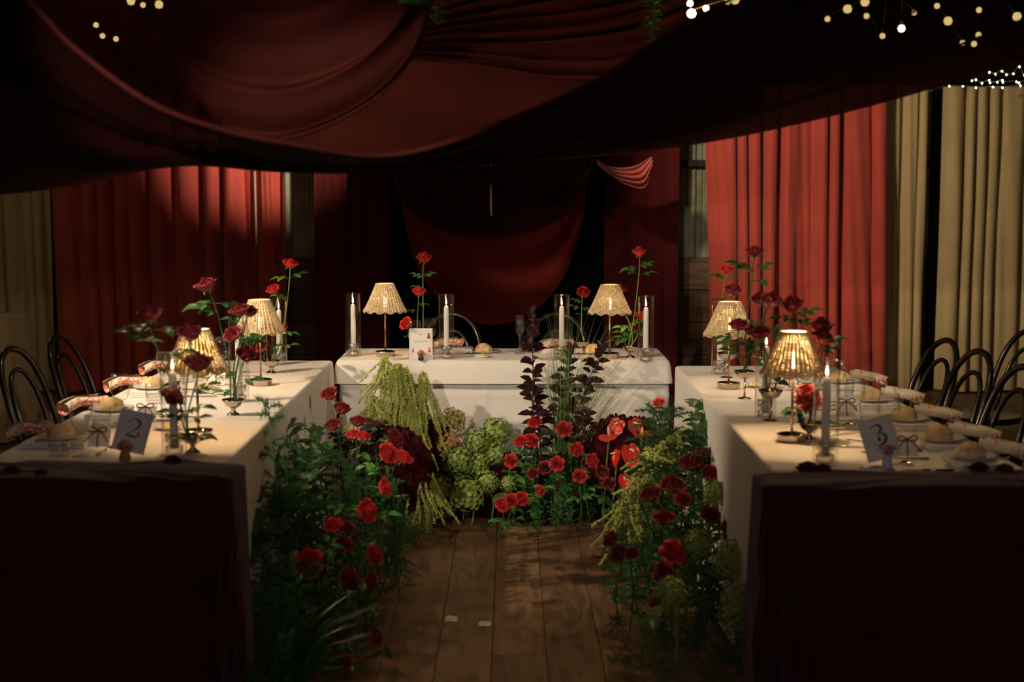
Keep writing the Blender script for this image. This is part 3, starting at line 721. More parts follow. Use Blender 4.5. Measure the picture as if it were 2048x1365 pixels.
# ------------------------------------------------------------------ candles in cylinders
def make_candle(label, loc, h=0.272):
    t = thing('taper_candle', label, 'candle', loc, 0, 'white taper candles')
    obj('wax', MB().lathe([(0.0005, 0.02), (0.0125, 0.02), (0.0135, 0.06), (0.0128, h - 0.02), (0.011, h - .006), (0.006, h + 0.001), (0.0005, h + 0.002)], 18), 'wax', t)
    obj('wick', MB().tube([(0, 0, h), (0.0008, 0, h + 0.011)], 0.0009, 5), 'wick', t)
    obj('flame', MB().lathe([(0.0003, h + .006), (0.0030, h + .009), (0.0042, h + .015), (0.0034, h + .023), (0.0015, h + .031), (0.0002, h + .037)], 12), 'flame', t)
    l = bpy.data.lights.new('candle_glow', 'POINT'); l.energy = 0.28; l.color = (1.0, 0.62, 0.3); l.shadow_soft_size = 0.006
    lo = bpy.data.objects.new('candle_glow', l); COL.objects.link(lo); lo.parent = t; lo.location = (0, 0, h + .045)
    return t
def make_holder(label, loc):
    t = thing('candle_holder', label, 'candle holder', loc, 0, 'clear glass candle holders')
    obj('glass_cup', MB().lathe([(0.0005, 0.001), (0.024, 0.001), (0.026, 0.004), (0.026, 0.026), (0.018, 0.032), (0.018, 0.036), (0.028, 0.042), (0.029, 0.068), (0.026, 0.069), (0.024, 0.045), (0.0145, 0.042), (0.0145, 0.019), (0.0005, 0.019)], 48, lobes=16, amp=0.035), 'cut', t)
    fr = MB()
    for k in range(20): a = 2 * PI * k / 20; fr.tube([(.0275 * cos(a), .0275 * sin(a), .004), (.0275 * cos(a), .0275 * sin(a), .026)], 0.0016, 4)
    obj('fluting', fr, 'cut', t)
    return t
def make_cyl(label, loc, h=0.33):
    t = tag(obj('glass_cylinder', MB().lathe([(0.037, 0.001), (0.0392, 0.001), (0.0400, 0.01), (0.0400, h - .003), (0.0392, h), (0.0384, h - .002)], 48), 'smoke', loc=loc), label, 'candle glass', 'clear glass cylinders')
    return t
cands = [((707, 713), 'at the left end of the head table', 0),
         ((893, 718), 'right of the menu card on the head table', 0),
         ((1123, 719), 'behind the dark foliage on the head table', 0),
         ((1291, 723), 'at the right end of the head table', 0),
         ((559, 730), 'farthest along the left table', 0),
         ((479, 804), 'halfway along the left table behind the roses', 0),
         ((349, 909), 'nearest on the left table beside the number 2 card', 0),
         ((1439, 749), 'farthest along the right table by the cloth corner', 0),
         ((1530, 836), 'halfway along the right table behind the roses', 0),
         ((1650, 926), 'nearest on the right table beside the number 3 card', 0)]
pc = ph = py_ = None
for (px, py), lab, _ in cands:
    L = P3(px, py)
    if pc is None:
        pc = make_candle('lit white taper candle ' + lab, L); ph = make_holder('fluted glass candle holder ' + lab, L); py_ = make_cyl('open glass cylinder ' + lab, L)
    else:
        dup(pc, 'lit white taper candle ' + lab, L, 0.3 * px); dup(ph, 'fluted glass candle holder ' + lab, L, 0.1); dup(py_, 'open glass cylinder ' + lab, L)

# ------------------------------------------------------------------ bowls
def make_bowl(label, loc, tall=False, dark=False):
    if not tall:
        t = thing('footed_bowl', label, 'bowl', loc, 0, 'silver footed flower bowls')
        obj('bowl', MB().lathe([(0.0005, 0.026), (0.012, 0.027), (0.030, 0.038), (0.041, 0.056), (0.0435, 0.062), (0.041, 0.061), (0.030, 0.043), (0.0005, 0.032)], 32), 'steel', t)
        obj('foot', MB().lathe([(0.0005, 0.0), (0.026, 0.0), (0.025, 0.004), (0.012, 0.012), (0.008, 0.02), (0.012, 0.028)], 28), 'steel', t)
        obj('flower_pins', MB().lathe([(0.0005, 0.034), (0.028, 0.045), (0.0005, 0.049)], 16), 'wick', t)
    else:
        t = thing('stemmed_coupe', label, 'bowl', loc, 0, 'silver stemmed coupe bowls')
        obj('bowl', MB().lathe([(0.0005, 0.078), (0.012, 0.08), (0.034, 0.092), (0.045, 0.112), (0.0455, 0.117), (0.042, 0.114), (0.030, 0.097), (0.0005, 0.085)], 32), 'steel', t)
        obj('stem', MB().tube([(0, 0, 0.004), (0, 0, 0.08)], 0.0045, 10), 'steel', t)
        obj('foot', MB().lathe([(0.0005, 0.0), (0.029, 0.0), (0.029, 0.003), (0.006, 0.008), (0.0045, 0.012)], 28), 'steel', t)
        obj('flower_pins', MB().lathe([(0.0005, 0.086), (0.028, 0.098), (0.0005, 0.102)], 16), 'wick', t)
    return t
BOWL = {}
bl = [('HL', (842, 708), 0, 'silver footed bowl behind the menu card on the head table'), ('HM', (1165, 706), 0, 'silver footed bowl behind the dark foliage and grasses on the head table'),
      ('HR', (1261, 716), 0, 'silver footed bowl between lamp and candle at the right of the head table'),
      ('C', (543, 747), 0, 'silver footed bowl at the far end of the left table'), ('B', (467, 831), 0, 'silver footed bowl halfway along the left table'),
      ('A', (386, 906), 0, 'silver footed bowl nearest on the left table behind the candle'),
      ('R4', (1453, 756), 1, 'silver stemmed coupe farthest along the right table'), ('R3', (1489, 798), 1, 'silver stemmed coupe holding dark stems, second from the far end of the right table'),
      ('R2', (1540, 842), 1, 'silver stemmed coupe halfway along the right table'), ('R1', (1618, 880), 0, 'silver footed bowl behind the near candle on the right table')]
pb = {0: None, 1: None}
for k, (px, py), tall, lab in bl:
    L = P3(px, py)
    if pb[tall] is None: pb[tall] = make_bowl(lab, L, tall)
    else: dup(pb[tall], lab, L, 0.2)
    BOWL[k] = Vector(L) + Vector((0, 0, 0.10 if tall else 0.046))

# ------------------------------------------------------------------ menu card and table numbers
SEGT = None
def text_mesh(body, size, ext=0.0004, shear=0.0, offset=0.0):
    c = bpy.data.curves.new('lettering', 'FONT'); c.body = body; c.size = size; c.extrude = ext; c.shear = shear; c.offset = offset
    c.align_x = 'CENTER'; c.align_y = 'CENTER'; c.resolution_u = 3
    o = bpy.data.objects.new('tmp', c); COL.objects.link(o); dg = bpy.context.evaluated_depsgraph_get()
    me = bpy.data.meshes.new_from_object(o.evaluated_get(dg)); COL.objects.unlink(o); bpy.data.objects.remove(o); me.name = 'lettering'
    return me
def ribbon2d(pts, wid, d=0.0006):              # brush stroke in the card plane, x right, z up, facing -Y
    n = len(pts); mb = MB(); vs = []
    for i, (x, z) in enumerate(pts):
        a = Vector(pts[min(i + 1, n - 1)]) - Vector(pts[max(i - 1, 0)]); a.normalize(); w_ = wid[i] / 2
        nx, nz = -a.y, a.x
        vs += [(x + nx * w_, -d, z + nz * w_), (x - nx * w_, -d, z - nz * w_), (x + nx * w_, 0, z + nz * w_), (x - nx * w_, 0, z - nz * w_)]
    fs = []
    for i in range(n - 1):
        a, b = i * 4, i * 4 + 4; fs += [(a, a + 1, b + 1, b), (a + 1, a + 3, b + 3, b + 1), (a + 2, a, b, b + 2)]
    return mb.add(vs, fs)
def blob2d(pts, z0, x0, s, d=0.0006):
    vs = [(x0 + x * s, -d, z0 + z * s) for x, z in pts] + [(x0 + x * s, 0, z0 + z * s) for x, z in pts]; n = len(pts)
    return vs, [tuple(range(n))] + [(i, (i + 1) % n, n + (i + 1) % n, n + i) for i in range(n)]
CAT = [(-.5, 0), (.6, 0), (.75, .12), (.5, .2), (.35, .6), (.2, 1.0), (.28, 1.3), (.3, 1.7), (.12, 1.5), (-.12, 1.5), (-.32, 1.72), (-.32, 1.3), (-.25, 1.05), (-.4, .6), (-.5, .25)]
def seated_dog(mat1, mat2, parent, loc, s):
    o = obj('dog_body', MB().lathe([(0.001, 0), (0.34, 0.0), (0.42, 0.2), (0.36, .5), (0.26, .8), (0.2, 1.0), (0.001, 1.05)], 14), mat1, parent, loc, scale=s)
    hd_ = MB(); hd_.lathe([(0.001, .82), (.22, .86), (.33, 1.05), (.34, 1.25), (.22, 1.45), (.001, 1.52)], 14)
    for sx in (-1, 1): hd_.lathe([(0.001, .75), (.13, .8), (.17, 1.0), (.13, 1.2), (.001, 1.28)], 10, (sx * .36, 0, 0))
    hd_.lathe([(0.001, 1.0), (.12, 1.03), (.12, 1.13), (.001, 1.16)], 8, (0, -.3, -.02))
    obj('dog_head', hd_, mat2, parent, loc, scale=s)
p = P3(842, 720); pm = at(842, 720, p[1])
t = thing('menu_card', 'white bar menu card with printed cats standing on the head table', 'menu card', p, 0.02)
s1 = 0.118; h1 = 0.158
cb = obj('card', MB().box((0, 0, h1 / 2 + .001), (s1, 0.003, h1)), 'card', t, smooth=False)
cb.rotation_euler = (-0.05, 0, 0)
def rot_child(nm, mb, mat, **k):
    o_ = obj(nm, mb, mat, cb, (0, -0.0016, 0), smooth=False, **k); return o_
bd = MB()
for k in range(15):
    for zz in (0.010, h1 - .012): bd.box((-s1 / 2 + .012 + k * (s1 - .024) / 14, -.0002, zz), (0.004, .0006, .0011))
for k in range(20):
    for xx in (-s1 / 2 + .008, s1 / 2 - .008): bd.box((xx, -.0002, .014 + k * (h1 - .03) / 19), (0.0011, .0006, .004))
rot_child('dashed_border', bd, 'greyink')
for body, z, sz in (('Signature Bar', .094, .0135),):
    me = text_mesh(body, sz, .0002, .25, -.0002); o_ = link_obj('lettering', me, 'greyink', cb, (0, -.0018, z)); o_.rotation_euler = (PI / 2, 0, 0)
fl_ = ribbon2d([(-.012 + .0012 * k, h1 - .028 + .004 * sin(k * .9)) for k in range(20)], [.0009] * 20)
for z_, n_ in ((.030, 22), (.022, 30)): fl_ = fl_.add(*(lambda m_: (m_.v, m_.f))(ribbon2d([((k - n_ / 2) * .0014, z_ + .0008 * sin(k * 1.7)) for k in range(n_)], [.0008] * n_)))
rot_child('flourish', fl_, 'greyink')
rot_child('cat_print', MB().add(*blob2d(CAT, .108, .040, .0175)), 'cat')
rot_child('cat_print', MB().add(*blob2d(CAT, .038, .043, .015)), 'coral')
rot_child('cat_print', MB().add(*blob2d(CAT, .038, -.040, .012)), 'greyink')
t = thing('dog_figurine', 'small brown curly dog figurine in front of the menu card', 'figurine', (p[0] + .002, p[1] - .035, ZT + .001))
seated_dog('darkdog', 'orange', t, (0, 0, 0), 0.036)

def number_card(label, loc, rz, lean, strokes, holder, skew):
    t = thing('table_number_card', label, 'table number', loc, rz)
    c_ = obj('card', MB().box((0, 0, .075), (0.105, 0.0025, 0.135), bev=0.0005), 'card', t, (0, 0.004, .018), smooth=False)
    c_.rotation_euler = (lean, skew, 0)
    for pts, wd in strokes:
        cc = catmull([(x, y, 0) for x, y in pts], 40); ww = [wd[0] + (wd[1] - wd[0]) * sin(PI * min(1, max(0, (i / 39 - wd[2]) / (wd[3] - wd[2])))) for i in range(40)]
        obj('numeral', ribbon2d([(v.x, v.y) for v in cc], ww), 'ink', c_, (0, -0.0015, 0.086), smooth=False)
    bd = MB()
    for k in range(16):
        for zz in (.016, .134): bd.box((-.044 + k * .0059, 0, zz), (.003, .0006, .0009))
    for k in range(20):
        for xx in (-.046, .046): bd.box((xx, 0, .018 + k * .0061), (.0009, .0006, .003))
    obj('dashed_border', bd, 'greyink', c_, (0, -.0015, 0), smooth=False)
    return t, c_
two = [([(-.019, .014), (-.014, .026), (.002, .030), (.017, .022), (.016, .008), (.002, -.008), (-.020, -.026)], (.002, .0075, .25, .85)),
       ([(-.021, -.0265), (-.010, -.026), (.004, -.027), (.015, -.027), (.020, -.020)], (.002, .006, .0, .9))]
three = [([(-.019, .020), (-.012, .030), (.002, .032), (.013, .024), (.010, .012), (-.003, .003)], (.002, .0075, .25, 1)),
         ([(-.004, .004), (.010, .004), (.021, -.008), (.016, -.024), (.001, -.032), (-.015, -.029), (-.019, -.019)], (.002, .0085, .1, .8))]
pa = P3(253, 921)
t, c_ = number_card('white card with a black number 2 in an orange dog stand', pa, 0.05, -.35, two, 0, 0.22)
obj('cat_print', MB().add(*blob2d(CAT, .064, .020, .0085)), 'coral', c_, (0, -.0018, 0), smooth=False)
seated_dog('orange', 'orange', t, (0, -.02, 0), 0.046)
pa = P3(1772, 936)
t, c_ = number_card('white card with a black number 3 in a pink paw stand', pa, -0.05, -.35, three, 0, -0.25)
obj('cat_print', MB().add(*blob2d(CAT, .066, .0, .012)), 'cat', c_, (0, -.0018, 0), smooth=False)
obj('stand_post', MB().lathe([(.0005, 0), (.02, 0), (.016, .01), (.0135, .04), (.016, .06), (.0005, .066)], 16), 'whiteresin', t, (0, -.014, 0))
pw = MB(); pw.lathe([(.0005, -.012), (.012, -.009), (.015, 0), (.011, .008), (.0005, .011)], 14, (0, -.03, .056))
for k in range(4): pw.lathe([(.0005, -.006), (.005, -.004), (.0062, 0), (.005, .004), (.0005, .006)], 8, ((k - 1.5) * .012, -.032, .074 - .004 * abs(k - 1.5)))
obj('paw', pw, 'pink', t)

# ------------------------------------------------------------------ glassware and settings
def make_wine(label, loc):
    t = thing('wine_glass', label, 'wine glass', loc, 0, 'clear wine glasses')
    obj('glass_bowl', MB().lathe([(.0005, .078), (.010, .080), (.026, .094), (.0355, .118), (.0365, .140), (.0315, .180), (.0308, .1803)], 32), 'glass', t)
    obj('stem', MB().lathe([(.0005, 0), (.033, 0), (.033, .0015), (.008, .005), (.0035, .012), (.003, .06), (.005, .076), (.009, .08)], 24), 'glass', t)
    return t
def make_flute(label, loc):
    t = thing('champagne_flute', label, 'champagne glass', loc, 0, 'champagne flutes')
    obj('glass_bowl', MB().lathe([(.0005, .090), (.008, .092), (.021, .112), (.0275, .140), (.0235, .200), (.0228, .2003)], 28), 'glass', t)
    obj('stem', MB().lathe([(.0005, 0), (.03, 0), (.03, .0015), (.007, .005), (.003, .012), (.003, .08), (.008, .092)], 24), 'glass', t)
    return t
def make_tumbler(label, loc):
    t = thing('water_tumbler', label, 'tumbler', loc, 0, 'glass water tumblers')
    obj('glass_wall', MB().lathe([(.0005, .001), (.030, .001), (.0335, .006), (.0355, .085), (.0345, .0853)], 32), 'glass', t)
    obj('water', MB().lathe([(.0005, .0125), (.0312, .013), (.0328, .040), (.0005, .0405)], 28), 'water', t)
    return t
first = {}
def put(kind, maker, label, loc, rz=0.0):
    if kind not in first: first[kind] = maker(label, loc); return first[kind]
    return dup(first[kind], label, loc, rz)
for px, py, lab in ((166, 914, 'wine glass nearest on the left table left of the number 2 card'), (243, 846, 'wine glass by the second bread roll of the left table'),
                    (330, 790, 'wine glass behind the near left cylinder'), (447, 752, 'wine glass behind the mid left roses'),
                    (1708, 857, 'wine glass above the top left corner of the number 3 card'), (1776, 893, 'wine glass directly behind the number 3 card'),
                    (1672, 812, 'wine glass at the third seat from the far end of the right table'), (1600, 752, 'wine glass far along the right table behind the roses'),
                    (829, 711, 'wine glass behind the left edge of the menu card'), (860, 706, 'wine glass behind the right edge of the menu card'),
                    (1065, 705, 'wine glass behind the tip of the dark foliage')):
    put('wine', make_wine, lab, P3(px, py))
put('flute', make_flute, 'champagne flute left of the dark foliage on the head table', P3(1040, 707))
for px, py, lab in ((119, 913, 'water tumbler nearest on the left table'), (203, 862, 'water tumbler with the bread roll behind it on the left table'),
                    (309, 808, 'water tumbler behind the number 2 card, third on the left table'), (374, 765, 'water tumbler behind the near left lamp'),
                    (1811, 901, 'water tumbler right of the number 3 card'), (1738, 856, 'water tumbler between the two nearest wine glasses of the right table'),
                    (1690, 800, 'water tumbler farther along the right table by a bread roll'), (1050, 704, 'water tumbler beside the flute on the head table')):
    put('tumbler', make_tumbler, lab, P3(px, py))

def make_plate(label, loc):
    return tag(obj('dinner_plate', MB().lathe([(.0005, .001), (.07, .001), (.075, .004), (.125, .014), (.1265, .016), (.122, .0165), (.078, .008), (.0005, .006)], 40), 'china', loc=loc), label, 'plate', 'white dinner plates')
def make_side(label, loc):
    return tag(obj('side_plate', MB().lathe([(.0005, .001), (.045, .001), (.05, .003), (.080, .011), (.081, .013), (.076, .0125), (.05, .006), (.0005, .005)], 36), 'china', loc=loc), label, 'plate', 'white side plates')
def make_bread(label, loc):
    def fn(u, v):
        a = 2 * PI * u; b = PI * v * .5
        r = (1 + .04 * sin(3 * a + 1)) * (1 - .10 * max(0, cos(4 * a)) ** 8 * cos(b)); return (.047 * r * cos(b) * cos(a), .047 * r * cos(b) * sin(a), .001 + .042 * sin(b) ** .8 * r)
    mb = MB().grid(fn, 28, 12, closed=True); mb.f.append(tuple(range(27, -1, -1)))
    return tag(obj('bread_roll', mb, 'bread', loc=loc), label, 'bread', 'round bread rolls')
def make_folded(label, loc):
    mb = MB()
    for k in range(3): mb.box((0.002 * k, 0.003 * (k % 2), .004 + k * .0075), (.215 - .004 * k, .13, .0065), bev=.002)
    return tag(obj('folded_napkin', mb, 'plain_napkin', loc=loc, smooth=False), label, 'napkin', 'folded white napkins')
def make_printed(label, loc):
    # loosely rolled printed napkin, long axis X, one end drooping off the table edge at -X
    def fn(u, v):
        a = 2 * PI * u * 1.25; r = (.022 + .009 * u) * (1 + .12 * sin(6 * v + 2 * u))
        x = -.085 + .16 * v; wdt = 1.35
        return (x + .012 * sin(5 * u), r * cos(a) * wdt + .012 * sin(5 * v), .030 + r * sin(a) * .78 - .08 * max(0, .4 - v) ** 1.3)
    return tag(obj('printed_napkin', MB().grid(fn, 44, 26), 'napkin', loc=loc), label, 'napkin', 'red printed napkins')
def make_butter(label, loc):
    t = thing('butter_dish', label, 'butter dish', loc, 0, 'butter dishes')
    obj('dish', MB().lathe([(.0005, .001), (.028, .001), (.044, .012), (.045, .014), (.042, .0135), (.027, .005), (.0005, .005)], 30), 'china', t)
    def fn(u, v): a = 2 * PI * u; r = .028 * cos(PI / 2 * v) * (1 + .1 * sin(5 * a)); return (r * cos(a), r * sin(a), .006 + .014 * sin(PI / 2 * v) + .002 * sin(7 * a) * v)
    obj('butter', MB().grid(fn, 20, 7, closed=True), 'butter', t)
    return t
def make_giftcard(label, loc):
    t = thing('ribboned_place_card', label, 'place card', loc, 0, 'place cards tied with dark ribbon')
    mb = MB().box((0, 0, .0), (.072, .002, .06)); o_ = obj('card', mb, 'plain_napkin', t, (0, .012, .029), smooth=False); o_.rotation_euler = (-.5, 0, 0)
    rb_ = MB()
    for sx in (-1, 1):
        rb_.tube(catmull([(0, 0, .059), (sx * .018, -.004, .070), (sx * .032, -.006, .064), (sx * .024, -.006, .054), (0, 0, .057)], 16), .0022, 5)
        rb_.tube(catmull([(0, 0, .057), (sx * .02, -.012, .046), (sx * .038, -.03, .024)], 10), .0020, 5)
    rb_.tube([(0, .0, .057), (0, -.018, .004)], .0022, 5)
    rb_.lathe([(.0005, -.005), (.005, 0), (.0005, .005)], 8, (0, -.002, .058))
    obj('ribbon_bow', rb_, 'ribbon', t)
    return t
def make_fork(label, loc):
    mb = MB().tube([(0, -.09, .003), (0, -.02, .004), (0, .03, .005), (0, .05, .004)], [.0045, .003, .0022, .005], 6)
    for k in range(4): mb.tube([((k - 1.5) * .0058 * .7, .048, .004), ((k - 1.5) * .0058, .06, .004), ((k - 1.5) * .0058, .095, .007)], .0013, 4)
    return tag(obj('fork', mb, 'steel', loc=loc), label, 'fork', 'forks')
def make_knife(label, loc):
    mb = MB().tube([(0, -.10, .004), (0, 0, .004)], [.005, .0035], 6)
    mb.box((0.002, .055, .004), (.016, .11, .0015), bev=.0005)
    return tag(obj('knife', mb, 'steel', loc=loc), label, 'knife', 'knives')
def make_spoon(label, loc):
    mb = MB().tube([(0, -.10, .003), (0, 0, .003), (0, .05, .006)], [.0045, .0025, .003], 6)
    mb.grid(lambda u, v: (.018 * sin(PI * (.04 + .92 * v)) * cos(PI * u), .045 + .055 * v, .010 - .008 * sin(PI * u) * sin(PI * v)), 9, 9)
    return tag(obj('spoon', mb, 'steel', loc=loc), label, 'spoon', 'spoons')

ORD = ['nearest', 'second', 'third', 'fourth', 'fifth']
def setting(side, k, y):
    L = side == 'left'; s = -1 if L else 1
    edge = TL['x0'] if L else TR['x1']
    z = ZT + .0006; w_ = '%s seat of the %s table' % (ORD[k], side)
    j = random.Random(k * 7 + (1 if L else 50))
    xi = edge - s * .15
    put('folded', make_folded, 'flat folded white cloth under the side plate at the ' + w_, (xi, y, z), PI / 2 + .1 * (j.random() - .5))
    put('printed', make_printed, 'red printed napkin hanging over the edge at the ' + w_, (edge - s * .005, y + (.16 if L else .13), z + .004), (0 if L else PI) + (.5 if L else -.5) + .3 * (j.random() - .5))
    put('side', make_side, 'small white side plate at the ' + w_, (xi - s * .01, y, z + .0235))
    put('bread', make_bread, 'round bread roll at the ' + w_, (xi - s * .01, y, z + .0305), 6 * j.random())
    put('fork', make_fork, 'silver fork beside the side plate at the ' + w_, (xi - s * .20, y + .10, z), (-PI / 2 if L else PI / 2) + .3 * (j.random() - .5))
    put('knife', make_knife, 'silver knife beside the side plate at the ' + w_, (xi - s * .19, y - .10, z), (-PI / 2 if L else PI / 2) + .3 * (j.random() - .5))
    put('spoon', make_spoon, 'silver spoon in front of the place card at the ' + w_, (xi - s * .27, y - .02, z), (PI / 2 if L else -PI / 2) + .8 * (j.random() - .5))
for k, y in enumerate((4.73, 5.35, 5.96, 6.55)): setting('left', k, y)
for k, y in enumerate((4.38, 4.70, 5.12, 5.60, 6.15)): setting('right', k, y)
for px, py, lab in ((197, 896, 'white place card with a dark bow left of the number 2 card'), (292, 845, 'white place card with a dark bow behind the number 2 card'),
                    (433, 772, 'white place card with a dark bow behind the near left lamp'), (1813, 915, 'white place card with a dark bow leaning beside the number 3 card'),
                    (1692, 834, 'white place card with a dark bow behind the near right cylinder'), (1578, 775, 'white place card with a dark bow behind the mid right roses')):
    put('gift', make_giftcard, lab, P3(px, py), 0.0)
for px, py, lab in ((337, 860, 'butter dish behind the near left glass cylinder'), (413, 778, 'butter dish farther along the left table'), (963, 716, 'butter dish in front of the bread roll on the head table'),
                    (1512, 775, 'butter dish far along the right table'), (1172, 718, 'butter dish behind the grasses on the head table')):
    put('butter', make_butter, lab, P3(px, py))
for px, py, w_ in ((968, 706, 'left seat of the head table'), (1188, 707, 'right seat of the head table behind the grasses')):
    L = P3(px, py)
    put('side', make_side, 'small white side plate at the ' + w_, L)
    put('bread', make_bread, 'round bread roll at the ' + w_, (L[0], L[1], L[2] + .007), 1.0)
    put('folded', make_folded, 'flat folded white cloth at the ' + w_, (L[0] - .17, L[1] + .05, L[2]))
    put('printed', make_printed, 'red printed napkin lying at the ' + w_, (L[0] - .20, L[1] + .03, L[2] + .025), .2)
    put('fork', make_fork, 'silver fork at the ' + w_, (L[0] - .09, L[1] + .02, L[2]), .1)
    put('knife', make_knife, 'silver knife at the ' + w_, (L[0] - .11, L[1] - .06, L[2]), 1.2)
# ------------------------------------------------------------------ flowers: shared meshes
def add_leaflet(mb, base, d, n, L, W, fold=0.25, droop=0.2, nseg=5, serr=0.0):
    d = Vector(d).normalized(); n = Vector(n); x = d.cross(n).normalized(); n = x.cross(d); base = Vector(base)
    vs = []
    for i in range(nseg + 1):
        t = i / nseg; w_ = W / 2 * (sin(PI * t ** 0.8) ** 0.85) if 0 < t < 1 else 0.0008
        c = base + d * L * t - n * droop * L * t * t
        if serr: w_ *= 1 + serr * (1 if i % 2 else -1)
        vs += [c - x * w_ + n * fold * w_, c, c + x * w_ + n * fold * w_]
    fs = []
    for i in range(nseg):
        a = i * 3; fs += [(a, a + 1, a + 4, a + 3), (a + 1, a + 2, a + 5, a + 4)]
    mb.add(vs, fs)
def rose_mesh(seed, opening=1.0):
    rr = random.Random(seed); mb = MB()
    layers = [(.13, 3, .0), (.24, 3, .12), (.38, 4, .26), (.54, 5, .45), (.70, 5, .66), (.86, 6, .85), (1.0, 6, 1.0)]
    for li, (rad, n, o_) in enumerate(layers):
        for k in range(n):
            a0 = 2 * PI * (k + rr.random() * .35) / n + li * 1.3; wd = (1.55 if li < 3 else 1.25) * PI / n
            ru = .045 * rr.random() + .03; ph = rr.random() * 6; top = .62 - .26 * o_ * opening + .10 * rr.random(); rad2 = rad * .92
            def fn(u, v):
                s = (u - .5) * 2; a = a0 + s * wd * (0.35 + .65 * sin(PI * min(1, v * .8 + .12)))
                edge = 1 - .16 * abs(s) ** 2.5
                rho = rad2 * (.12 + .80 * sin(PI / 2 * min(1, v * 1.5)) ** .8 + .20 * o_ * opening * max(0, v - .72) / .28)
                rho += ru * v * v * sin(5 * s + ph) - .05 * abs(s) * rad + .03 * (k % 2)
                z = -.72 + .10 * (1 - rad) + (top + .72) * (v * edge) ** .9 - .22 * o_ * (max(0, v - .8) / .2) ** 1.5 + ru * .9 * v * cos(4 * s + ph)
                return (rho * cos(a), rho * sin(a), z)
            mb.grid(fn, 6, 7)
    return mb
def calyx_mesh():
    mb = MB().lathe([(.001, -.62), (.09, -.60), (.16, -.50), (.15, -.36), (.05, -.3)], 10)
    for k in range(5):
        a = 2 * PI * k / 5; add_leaflet(mb, (.12 * cos(a), .12 * sin(a), -.42), (cos(a), sin(a), -.25), (0, 0, 1), .55, .16, .2, .5, 4)
    return mb
ROSES = [rose_mesh(s, o).mesh('bloom') for s, o in ((1, 1.0), (2, .85), (3, 1.1))]
ROSES_D = [m_.copy() for m_ in ROSES]; ROSES_C = [ROSES[0].copy()]
for m_ in ROSES: m_.materials.append(M['rose'])
for m_ in ROSES_D: m_.materials.append(M['roseb'])
ROSES_C[0].materials.append(M['coral'])
CALYX = calyx_mesh().mesh('calyx'); CALYX.materials.append(M['stem'])
def roseleaf(seed, n=3):
    rr = random.Random(seed); mb = MB().tube([(0, 0, 0), (0, .35, .02), (0, .62, 0)], .012, 4)
    add_leaflet(mb, (0, .60, 0), (0, 1, -.1), (0, 0, 1), .62, .40, .3, .25, 6, .05)
    for sx in (-1, 1): add_leaflet(mb, (0, .38, 0), (sx, .45, rr.random() * .3 - .1), (0, 0, 1), .46, .30, .3, .25, 6, .05)
    if n > 3:
        for sx in (-1, 1): add_leaflet(mb, (0, .16, 0), (sx, .3, 0), (0, 0, 1), .34, .24, .3, .25, 5, .05)
    return mb.mesh('leaf')
RLEAF = [roseleaf(1), roseleaf(2, 5), roseleaf(5)]
for m_ in RLEAF: m_.materials.append(M['leaf'])
RLEAF_D = [m_.copy() for m_ in RLEAF]
for m_ in RLEAF_D: m_.materials.clear(); m_.materials.append(M['ivy'])
def rose(label, head, base, r=0.042, dark=False, group='roses', face=(0, -.25, 1), bend=0.03, leaves=(), seed=0, var=None, coral=False, nleaf=3, lsz=.085):
    head = Vector(head); base = Vector(base); rr = random.Random(seed + int(abs(head.x) * 999) + int(head.z * 777))
    t = thing('rose', label, 'rose', base, 0, group)
    hv = head - base
    side = Vector((rr.uniform(-1, 1), rr.uniform(-1, 1), 0)) * bend
    fz = Vector(face).normalized()
    end = hv - fz * r * .55
    pts = catmull([Vector((0, 0, 0)), hv * .33 + side, end - fz * hv.length * .14 + side * .3, end], 14)
    obj('stem', MB().tube(pts, [.0032 - .0010 * i / 13 for i in range(14)], 5), 'ivy' if dark or 'floor' in group else 'stem', t)  # floor roses take a darker stem colour for the shadow at their base
    q = fz.to_track_quat('Z', 'Y') @ Quaternion((0, 0, 1), rr.random() * 6)
    pool = ROSES_C if coral else (ROSES_D if dark else ROSES)
    link_obj('bloom', pool[rr.randrange(len(pool))], None, t, hv, q, (r, r, r * rr.uniform(.85, 1.0)))
    link_obj('calyx', CALYX, None, t, hv, q, r)
    lp = RLEAF_D if dark else RLEAF
    ls = leaves or [(rr.uniform(.35, .85), rr.random() * 6.28) for _ in range(nleaf)]
    for f, a in ls:
        i = min(13, max(0, int(f * 13))); d = Vector((cos(a), sin(a) * .8, rr.uniform(-.1, .45)))
        link_obj('leaf', lp[rr.randrange(3)], None, t, pts[i], frame_quat(d, (0, -.3, 1)), lsz * rr.uniform(.8, 1.15))
    return t

# roses standing in the bowls ------------------------------------------------
g = 'roses standing in silver bowls'
def R(bowl, px, py, dY, label, **k):
    b = BOWL[bowl]; head = at(px, py, b.y + dY)
    rr = random.Random(px); off = Vector((rr.uniform(-.015, .015), rr.uniform(-.012, .012), 0))
    return rose(label, head, b + off, group=g, **k)
R('HL', 848, 515, 0, 'tall bright red rose above the menu card', face=(.1, -.45, 1), leaves=[(.62, 2.6), (.64, .2), (.6, 3.4), (.66, .9)], lsz=.07)
R('HL', 838, 583, -.02, 'second red rose under the tall one above the menu card', r=.036, face=(0, -.5, 1), leaves=[(.6, 3.3), (.68, .2)], lsz=.06)
R('HL', 812, 647, -.06, 'low red rose leaning left out of the bowl behind the menu card', r=.040, face=(-.75, -.7, .6), leaves=[(.4, 2)], lsz=.05)
R('HR', 1278, 503, 0, 'tallest red rose at the right of the head table', r=.040, face=(0, -.1, 1), leaves=[(.66, 2.7), (.7, 3.4), (.72, .5), (.62, 0), (.3, 3.0), (.35, .4)])
